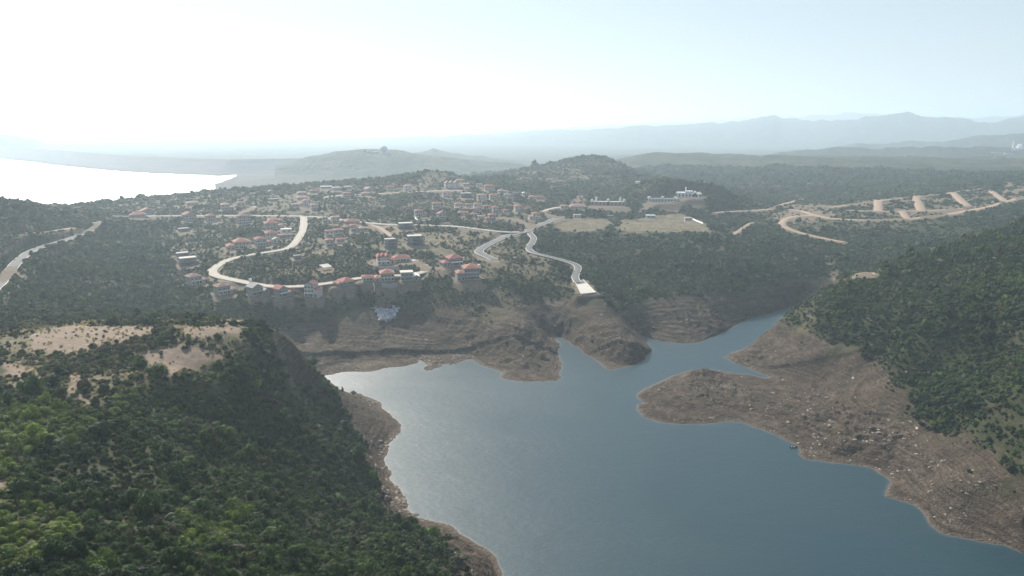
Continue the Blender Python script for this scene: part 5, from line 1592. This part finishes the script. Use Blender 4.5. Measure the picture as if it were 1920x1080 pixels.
# ------------------------------------------------------------------ single trees
def trunk_mesh(name, h, r, limbs, seed):
    rr = random.Random(seed)
    V, F = [], []
    def tube(P, R, n=6):
        b = len(V)
        for (x, y, z), q in zip(P, R):
            for i in range(n):
                a = 2 * PI * i / n
                V.append((x + q * math.cos(a), y + q * math.sin(a), z))
        for j in range(len(P) - 1):
            for i in range(n):
                F.append((b + j * n + i, b + j * n + (i + 1) % n, b + (j + 1) * n + (i + 1) % n, b + (j + 1) * n + i))
    sx, sy = rr.uniform(-.06, .06) * h, rr.uniform(-.06, .06) * h
    tube([(0, 0, -1.0), (0, 0, 0.1 * h), (sx * .5, sy * .5, 0.5 * h), (sx, sy, h)], [r * 1.5, r, r * 0.75, r * 0.25])
    for k in range(limbs):
        z = h * rr.uniform(0.45, 0.85)
        a = rr.uniform(0, 2 * PI)
        l = h * rr.uniform(0.2, 0.38)
        tube([(sx * z / h, sy * z / h, z), (l * .5 * math.cos(a), l * .5 * math.sin(a), z + l * .35), (l * math.cos(a), l * math.sin(a), z + l * .55)], [r * .5, r * .35, r * .12], 5)
    return mesh_np(name, V, F, True)

def crown_lobes(kind):
    out = []
    if kind == 'round':
        for k in range(11):
            a, d = rng.uniform(0, 2 * PI), 0.3 * math.sqrt(rng.uniform(0, 1))
            z = rng.uniform(0.38, 0.86)
            out.append(((d * math.cos(a), d * math.sin(a), z), rng.uniform(0.10, 0.19)))
    elif kind == 'conifer':
        for k in range(14):
            z = 0.16 + 0.80 * k / 13
            w = 0.20 * (1 - z) + 0.02
            a = rng.uniform(0, 2 * PI)
            out.append(((w * .6 * math.cos(a), w * .6 * math.sin(a), z), w * 0.75 + 0.035))
    else:
        for k in range(12):
            a, d = rng.uniform(0, 2 * PI), 0.5 * math.sqrt(rng.uniform(0, 1))
            out.append(((d * math.cos(a), d * math.sin(a), 0.82 + rng.uniform(-0.05, 0.1) - 0.12 * d), rng.uniform(0.10, 0.16)))
    return out
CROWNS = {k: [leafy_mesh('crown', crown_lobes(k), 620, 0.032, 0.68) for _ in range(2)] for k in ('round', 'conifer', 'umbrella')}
TRUNKS = {k: [trunk_mesh('trunk', {'round': 0.62, 'conifer': 0.9, 'umbrella': 0.8}[k], 0.022, 5 if k != 'conifer' else 0, 7 + j) for j in range(2)] for k in CROWNS}
for L_ in TRUNKS.values():
    for me in L_:
        me.materials.append(M_bark)
TREES = [  # pixel of the foot, height in pixels, kind, name, label
 (294, 377, 9, 'umbrella', 'flat topped tree standing out on the ridge against the pale big lake'),
 (308, 376, 6, 'umbrella', 'smaller tree right of the flat topped one on the lakeside ridge'),
 (272, 380, 9, 'round', 'broad dark tree left of the flat topped one on the lakeside ridge'),
 (150, 387, 8, 'round', 'tree leftmost of those along the lakeside ridge'),
 (164, 386, 7, 'round', 'dark tree on the ridge just right of the leftmost one'),
 (350, 370, 6, 'round', 'low round tree on the ridge above the pale pink bungalow'),
 (364, 368, 6, 'round', 'tree highest on the bare shoulder of the lakeside ridge'),
 (600, 398, 17, 'conifer', 'tall dark conifer beside the hillside stack of houses'),
 (609, 395, 13, 'conifer', 'shorter conifer right of the tall one by the hillside stack'),
 (486, 486, 16, 'round', 'round dark tree left of the orange roofed villa in the road bend'),
 (399, 491, 12, 'round', 'round tree above the left bend of the pale loop road'),
 (381, 505, 10, 'round', 'small round tree behind the leftmost brown roofed villa'),
 (1185, 411, 20, 'conifer', 'tall dark cypress at the corner of the tan field'),
 (1177, 410, 14, 'conifer', 'shorter cypress left of the tall one by the field'),
 (1158, 431, 20, 'round', 'pale green tree between the two halves of the tan field'),
 (1148, 434, 12, 'round', 'low bushy tree left of the pale green one in the field'),
 (1078, 437, 8, 'round', 'lone bush like tree in the left half of the field'),
 (1100, 403, 16, 'round', 'dark tree just right of the white two holed hut'),
 (1112, 404, 14, 'round', 'tree second right of the white two holed hut'),
 (1125, 404, 15, 'round', 'tree third right of the white two holed hut'),
 (1074, 379, 18, 'round', 'tall dark tree left of the pale paved slope'),
 (1108, 376, 20, 'round', 'bright green tree right of the pale paved slope'),
 (1196, 392, 14, 'round', 'tree at the right end of the domed gateway'),
 (640, 353, 9, 'round', 'dark tree left of the dark red roofed house on the ridge'),
 (652, 352, 9, 'round', 'dark tree on the skyline above the orange roofed lane house'),
 (668, 350, 10, 'round', 'dense tree left of the knoll skyline'),
 (768, 330, 7, 'umbrella', 'flat topped tree on the left shoulder of the rocky knoll'),
 (775, 329, 8, 'round', 'round tree next to the flat topped one on the rocky knoll'),
 (803, 325, 6, 'round', 'round tree on the very top of the rocky knoll'),
 (727, 375, 10, 'conifer', 'dark conifer in the hollow below the upper lane'),
 (684, 286, 6, 'round', 'tree on the far hilltop left of the huge round dome'),
 (754, 287, 4, 'umbrella', 'tiny flat topped tree right of the huge round dome'),
 (663, 734, 12, 'round', 'small tree alone on the low point above the lake, against the water'),
 (676, 734, 5, 'round', 'tiny sapling right of the small lone tree above the lake'),
 (642, 731, 10, 'conifer', 'dark pointed tree left of the small lone tree above the lake'),
 (1302, 373, 12, 'round', 'dark tree beside the white hilltop complex'),
 (1262, 370, 14, 'round', 'dark tree between the white hall and the hilltop complex'),
]
for k, (px, py, hp, kind, label) in enumerate(TREES):
    h = hit(px, py)
    while h is not None and h[2] < 2.0 and py < 780:      # stand on the bank, not in the lake
        py += 1.5
        h = hit(px, py)
    if h is None:
        continue
    H_ = hp * math.hypot(h[0], h[1], CAM_H - h[2]) / FPX
    t = empty('cypress' if (kind == 'conifer' and 'cypress' in label) else ('conifer' if kind == 'conifer' else 'tree'), (h[0], h[1], h[2] - 0.1), rng.uniform(0, 6.28))
    tag(t, label, 'tree', 'single trees of the hills')
    ws = {'round': 1.15, 'conifer': 1.3, 'umbrella': 1.0}[kind] * H_
    c = put('crown', CROWNS[kind][k % 2], t)
    c.scale = (ws, ws, H_)
    f = rng.uniform(0.75, 1.15)
    base = (0.020, 0.038, 0.018) if kind == 'conifer' or 'dark' in label else ((0.06, 0.085, 0.03) if 'green' in label else (0.034, 0.052, 0.02))
    c['tint'] = [float(v * f) for v in base]
    s = put('trunk', TRUNKS[kind][k % 2], t)
    s.scale = (H_, H_, H_)

# ------------------------------------------------------------------ pale boulders of the eastern shore
B1 = [(985, 480, 24), (1000, 508, 40), (1120, 490, 18), (1110, 556, 20), (1275, 605, 34), (1295, 520, 18), (1265, 436, 18), (1240, 440, 14), (1290, 445, 16), (1080, 430, 14), (1060, 425, 12), (1160, 390, 20), (1215, 492, 12), (1430, 415, 14),
      (1465, 480, 20), (1425, 520, 34), (1440, 508, 20), (1385, 550, 28), (1605, 500, 16), (1560, 420, 18), (1590, 590, 26), (1580, 630, 28), (1605, 603, 22), (1550, 620, 16), (1560, 730, 30), (1515, 770, 18), (1470, 720, 20), (1500, 718, 22), (1530, 700, 14), (1490, 745, 14), (1655, 685, 18), (1655, 715, 14)]
B2 = [(150, 45, 36), (470, 35, 34), (465, 75, 26), (500, 45, 20), (430, 170, 34), (390, 215, 24), (350, 160, 26), (400, 130, 20), (470, 230, 18), (545, 215, 16), (575, 185, 18), (650, 175, 26), (740, 190, 28), (715, 187, 20), (785, 185, 22), (830, 125, 34), (830, 102, 28), (785, 125, 22), (875, 175, 30), (905, 182, 22), (915, 147, 22), (1120, 90, 42),
      (1070, 40, 26), (905, 30, 26), (1125, 45, 18), (1240, 88, 20), (1285, 118, 18), (1020, 170, 30), (1200, 185, 18), (1115, 225, 28), (1150, 233, 16), (1110, 285, 30), (1185, 305, 20), (820, 325, 26), (910, 380, 18), (840, 400, 26), (935, 435, 34), (980, 415, 26), (1025, 407, 18), (1060, 408, 24), (1230, 347, 34), (1225, 385, 34), (1280, 370, 26), (1310, 337, 30),
      (640, 295, 14), (657, 290, 14), (950, 467, 26), (1070, 627, 22), (810, 385, 18), (1330, 330, 22), (1180, 320, 18), (1015, 50, 20), (870, 90, 18), (640, 210, 14), (540, 160, 16), (1020, 235, 14), (1215, 250, 16), (900, 240, 12), (340, 210, 18), (530, 125, 16), (1180, 5, 22), (1240, 12, 18)]
blist = [(1160 + x / 4, 640 + y / 4, s / 4) for x, y, s in B1] + [(1440 + x / 4, 780 + y / 4, s / 4) for x, y, s in B2]
blist += [(1600, 708, 8), (1742, 696, 7), (1604, 745, 7), (1550, 745, 7), (1449, 737, 8), (1699, 697, 6), (1737, 752, 6), (1655, 692, 5), (1135, 525, 5), (1190, 545, 6), (1297, 600, 5), (1290, 625, 6), (1225, 613, 7), (1128, 590, 5)]
for k, (px, py, s) in enumerate(blist):
    h = hit(px, py)
    if h is None or h[2] < 0.05:
        continue
    S_ = 0.5 * s * math.hypot(h[0], h[1], CAM_H - h[2]) / FPX * rng.uniform(0.85, 1.1)
    o = put('boulder', ROCKS[k % 5])
    o.location = (h[0], h[1], h[2] - S_ * 0.16)
    o.rotation_euler = (rng.normal(0, 0.15), rng.normal(0, 0.15), rng.uniform(0, 6.28))
    o.scale = (S_, S_ * rng.uniform(0.75, 1.0), S_ * rng.uniform(0.7, 1.0))
    if s > 9.5:
        lb = ['largest pale boulder by the low neck of the eastern peninsula', 'big pale slab like boulder high on the eastern shore'][0 if px < 1450 else 1]
        if 1500 < px < 1520: lb = 'long pale boulder in the middle of the eastern shore rocks'
        tag(o, lb if px < 1450 and s >= 10 else ('big pale slab like boulder high on the eastern shore' if s >= 10.4 else 'pale boulder among others strewn over the brown eastern shore'), 'boulder', 'pale boulders on the eastern shore')
    else:
        tag(o, 'pale boulder among others strewn over the brown eastern shore' if px > 1330 else 'pale rock on the bare slope across the inlet', 'boulder', 'pale boulders on the eastern shore')

# ------------------------------------------------------------------ truck, water tanks, rowing boat
h = hit(977, 436)
t = tag(empty('truck', (h[0], h[1], h[2] + 0.1), 1.2), 'dark red truck standing at the road junction', 'truck')
b = MB(); b.box(-3.4, 1.6, -1.25, 1.25, 1.0, 3.6); b.box(-3.5, 1.7, -1.3, 1.3, 0.85, 1.02)
b.put('cargo_bed', [plain('rust_red_paint', (0.22, 0.05, 0.04), 0.5)], t)
b = MB()
b.add([(1.8, -1.2, .7), (3.9, -1.2, .7), (3.9, 1.2, .7), (1.8, 1.2, .7), (1.8, -1.15, 3.1), (3.3, -1.15, 3.1), (3.3, 1.15, 3.1), (1.8, 1.15, 3.1), (3.9, -1.2, 1.9), (3.9, 1.2, 1.9)],
      [(3, 2, 1, 0), (4, 5, 6, 7), (0, 1, 8, 5, 4), (2, 3, 7, 6, 9), (1, 2, 9, 8), (8, 9, 6, 5), (3, 0, 4, 7)])
b.put('cab', [plain('dark_paint', (0.09, 0.03, 0.03), 0.45)], t)
wm = MB()
n = 12
wm.add([(0.5 * math.cos(2 * PI * i / n), y, 0.5 + 0.5 * math.sin(2 * PI * i / n)) for y in (-0.15, 0.15) for i in range(n)],
       [(i, (i + 1) % n, n + (i + 1) % n, n + i) for i in range(n)] + [tuple(range(n))[::-1], tuple(range(n, 2 * n))])
wme = wm.mesh('wheel', [M_dark])
for x in (-2.4, 2.8):
    for y in (-1.1, 1.1):
        o = put('wheel', wme, t)
        o.location = (x, y, 0)
for px, py, s, lb in [(898, 504, 1.5, 'white water tank at the right end of the three storey grey villa'), (868, 491, 1.6, 'white water tank right of the long red roofed villa'), (861, 492, 1.1, 'smaller white tank between the long red roofed villa and another tank'),
                      (328, 391, 1.4, 'bright white tank alone in the dark scrub below the lakeside ridge'), (466, 466, 1.0, 'little white tank right of the orange roofed villa in the road bend'), (470, 530, 1.3, 'small white tank beside the loop road between two brown and grey roofs')]:
    h = hit(px, py)
    t = tag(empty('water_tank', h, 0.4), lb, 'water tank', 'white water tanks')
    k = MB()
    k.lathe(0, 0, [(s * 0.95, 0.9), (s, 1.1), (s, 2.4 * s)] + dome_prof(s, 2.4 * s, 0.4, 5, 0.0) + [(0.3, 2.85 * s), (0.25, 2.95 * s)], 14)
    k.put('tank', [M_white], t)
    b = MB()
    for sx in (-1, 1):
        for sy in (-1, 1):
            b.box(sx * s * .55 - .12, sx * s * .55 + .12, sy * s * .55 - .12, sy * s * .55 + .12, -1.5, 0.9)
    b.put('stand', [M_conc], t)
bx, by = at(1488, 839, 0.0)
t = tag(empty('rowing_boat', (bx, by, 0.0), 0.12), 'small dark rowing boat lying at the edge of the eastern shore', 'boat')
secs = [(-2.0, 0.55, 0.55), (-1.0, 0.78, 0.5), (0.3, 0.82, 0.5), (1.4, 0.5, 0.6), (2.2, 0.05, 0.85)]
V, F = [], []
for x, w, hh in secs:
    V += [(x, -w, hh), (x, -w * .7, 0.05), (x, 0, -0.12), (x, w * .7, 0.05), (x, w, hh), (x, w * .85, hh), (x, w * .6, 0.14), (x, 0, 0.0), (x, -w * .6, 0.14), (x, -w * .85, hh)]
for j in range(len(secs) - 1):
    for i in range(10):
        F.append((j * 10 + i, j * 10 + (i + 1) % 10, (j + 1) * 10 + (i + 1) % 10, (j + 1) * 10 + i))
F += [(0, 1, 2, 3, 4, 5, 6, 7, 8, 9)]
b = MB(); b.add(V, F); b.put('hull', [plain('dark_hull', (0.03, 0.035, 0.04), 0.6)], t)
for x in (-1.1, 0.4):
    b = MB(); b.box(x - .14, x + .14, -0.62, 0.62, 0.36, 0.42); b.put('thwart', [M_trim], t)
va, vr, vx, vy, vz, vs, vh = shrub_points()
vt = tints(va, vr)
nv = len(va)
vrot = np.stack([rng.normal(0, 0.08, nv), rng.normal(0, 0.08, nv), rng.uniform(0, 2 * PI, nv)], 1)
near_m = vr < 520
vidx = np.where(near_m, rng.integers(0, len(NEAR_SHRUBS), nv), rng.integers(0, len(FAR_SHRUBS), nv))
P = np.stack([vx, vy, vz - 0.12 * vs], 1)
SCL = np.stack([vs, vs, vh], 1)
# the three hundred shrubs that show largest are objects of their own
px_ = vx / vr / (np.cos(PITCH))
fwd = vy * math.cos(PITCH) + (CAM_H - vz) * math.sin(PITCH)
upc = vy * math.sin(PITCH) - (CAM_H - vz) * math.cos(PITCH)
inframe = (np.abs(vx / fwd) < 0.735) & (upc / fwd > -0.408) & (upc / fwd < 0.42)
score = np.where(inframe & near_m & visible(va, vr, vz + vh), vs * np.sqrt(vh / vs) / vr, 0)
top = np.argsort(-score)[:300]
solo = np.zeros(nv, bool)
solo[top] = True
yv = look(YELL, va, vr)
lit = vt.sum(1)
for k in top:
    o = put('shrub', NEAR_SHRUBS[int(vidx[k])])
    o.location = P[k]
    o.rotation_euler = vrot[k]
    o.scale = SCL[k]
    o['tint'] = [float(c) for c in vt[k]]
    right = vx[k] > 0
    plat = DRY[np.searchsorted(AA, va[k]), np.searchsorted(RR, vr[k])] > 0.3
    if right:
        lb, gp = 'leafy green shrub in the scrub of the near slope above the rocky eastern shore', 'shrubs on the near eastern slope'
    elif plat:
        lb, gp = 'bushy shrub among dry grass on the bare tan top of the near hill', 'shrubs on the tan hilltop'
    elif yv[k] > 0.4:
        lb, gp = 'yellow green shrub in the sunlit scrub at the lower end of the near hill', 'yellow green shrubs on the near hill'
    elif lit[k] < 0.085:
        lb, gp = 'very dark green shrub in the dense scrub on the near hillside', 'very dark shrubs on the near hillside'
    elif lit[k] < 0.15:
        lb, gp = 'mid green shrub in the dense scrub on the near hillside', 'mid green shrubs on the near hillside'
    else:
        lb, gp = 'pale olive shrub standing out in the dark scrub of the near hillside', 'pale shrubs on the near hillside'
    tag(o, lb, 'shrub', gp)
CN, CF = proto_coll('near_shrub_shapes', NEAR_SHRUBS), proto_coll('far_shrub_shapes', FAR_SHRUBS)
m = near_m & ~solo
tag(scatter('scrub', CN, P[m], vrot[m], SCL[m], vidx[m], vt[m]), 'dense green scrub covering the near hills', 'scrub', kind='stuff')
m = ~near_m
tag(scatter('far_scrub', CF, P[m], vrot[m], SCL[m], vidx[m], vt[m]), 'scrub and low woods covering the farther hills', 'scrub', kind='stuff')

# dry grass on the hilltop and the dry slopes
S = sample_cells(150, 620, lambda r: 1.0 + r * 0.0035)
a, r = S.T
gd = np.maximum(look(DRY, a, r) * (0.25 + 0.9 * sstep(-0.15, 0.2, fbm(r * np.sin(a), r * np.cos(a), 12, 3, 400))), 0.008 * look(DEN, a, r))
keep = (rng.uniform(0, 1, len(a)) < gd * (1 - 0.55 * look(SOIL, a, r)) * (1 - look(BLOCK, a, r))) & (look(Z0, a, r) > 20)
a, r = a[keep], r[keep]
n = len(a)
s = rng.uniform(0.55, 1.2, n)
T = np.array((0.30, 0.25, 0.165)) * rng.uniform(0.6, 1.25, n)[:, None]
tag(scatter('dry_grass', proto_coll('grass_shapes', TUFTS), np.stack([r * np.sin(a), r * np.cos(a), look(Z, a, r) - 0.05], 1), np.stack([0 * a, 0 * a, rng.uniform(0, 6.28, n)], 1),
    np.stack([s, s, s * rng.uniform(0.6, 1.2, n)], 1), rng.integers(0, 4, n), T), 'tufts of dry straw coloured grass on the hilltop', 'grass', kind='stuff')

# broken rock along the water's edge
S = sample_cells(200, 620, lambda r: 0.9 + r * 0.0012)
a, r = S.T
xx, yy = r * np.sin(a), r * np.cos(a)
sdv = look(SD, a, r)
gd = (sdv > 0.2) * np.exp(-sdv / 5.0) * sstep(-0.1, 0.25, fbm(xx, yy, 20, 3, 420)) * np.where(a < 0.02, 0.75, 0.16)
keep = rng.uniform(0, 1, len(a)) < gd
a, r, xx, yy = a[keep], r[keep], xx[keep], yy[keep]
n = len(a)
s = 0.35 + 1.5 * rng.uniform(0, 1, n) ** 3
OUTCROP = (np.stack([xx, yy, look(Z, a, r) - 0.25 * s], 1), np.stack([rng.normal(0, .3, n), rng.normal(0, .3, n), rng.uniform(0, 6.28, n)], 1), np.stack([s * 1.2, s, s], 1), rng.integers(1, 5, n))
# loose stones on the drawdown shore
S = sample_cells(200, 640, lambda r: 1.1 + r * 0.002)
a, r = S.T
xx, yy = r * np.sin(a), r * np.cos(a)
gd = look(ROCKM, a, r) * (look(SD, a, r) > 1.0) * (0.03 + 1.0 * sstep(0.12, 0.34, fbm(xx, yy, 30, 3, 410))) * (look(Z0, a, r) < 28)
keep = rng.uniform(0, 1, len(a)) < gd * 0.5
a, r, xx, yy = a[keep], r[keep], xx[keep], yy[keep]
n = len(a)
s = 0.22 + 0.75 * rng.uniform(0, 1, n) ** 4
RB = (np.stack([xx, yy, look(Z, a, r) - 0.1 * s], 1), np.stack([rng.normal(0, .2, n), rng.normal(0, .2, n), rng.uniform(0, 6.28, n)], 1), np.stack([s, s, s], 1), rng.integers(0, 5, n))
RB = [np.concatenate([p, q]) for p, q in zip(RB, OUTCROP)]
tag(scatter('rubble', proto_coll('stone_shapes', DROCKS), *RB, np.ones((len(RB[0]), 3))), 'loose stones strewn over the bare shore', 'stones', kind='stuff')
print('scatter', nv, int(near_m.sum()), n)
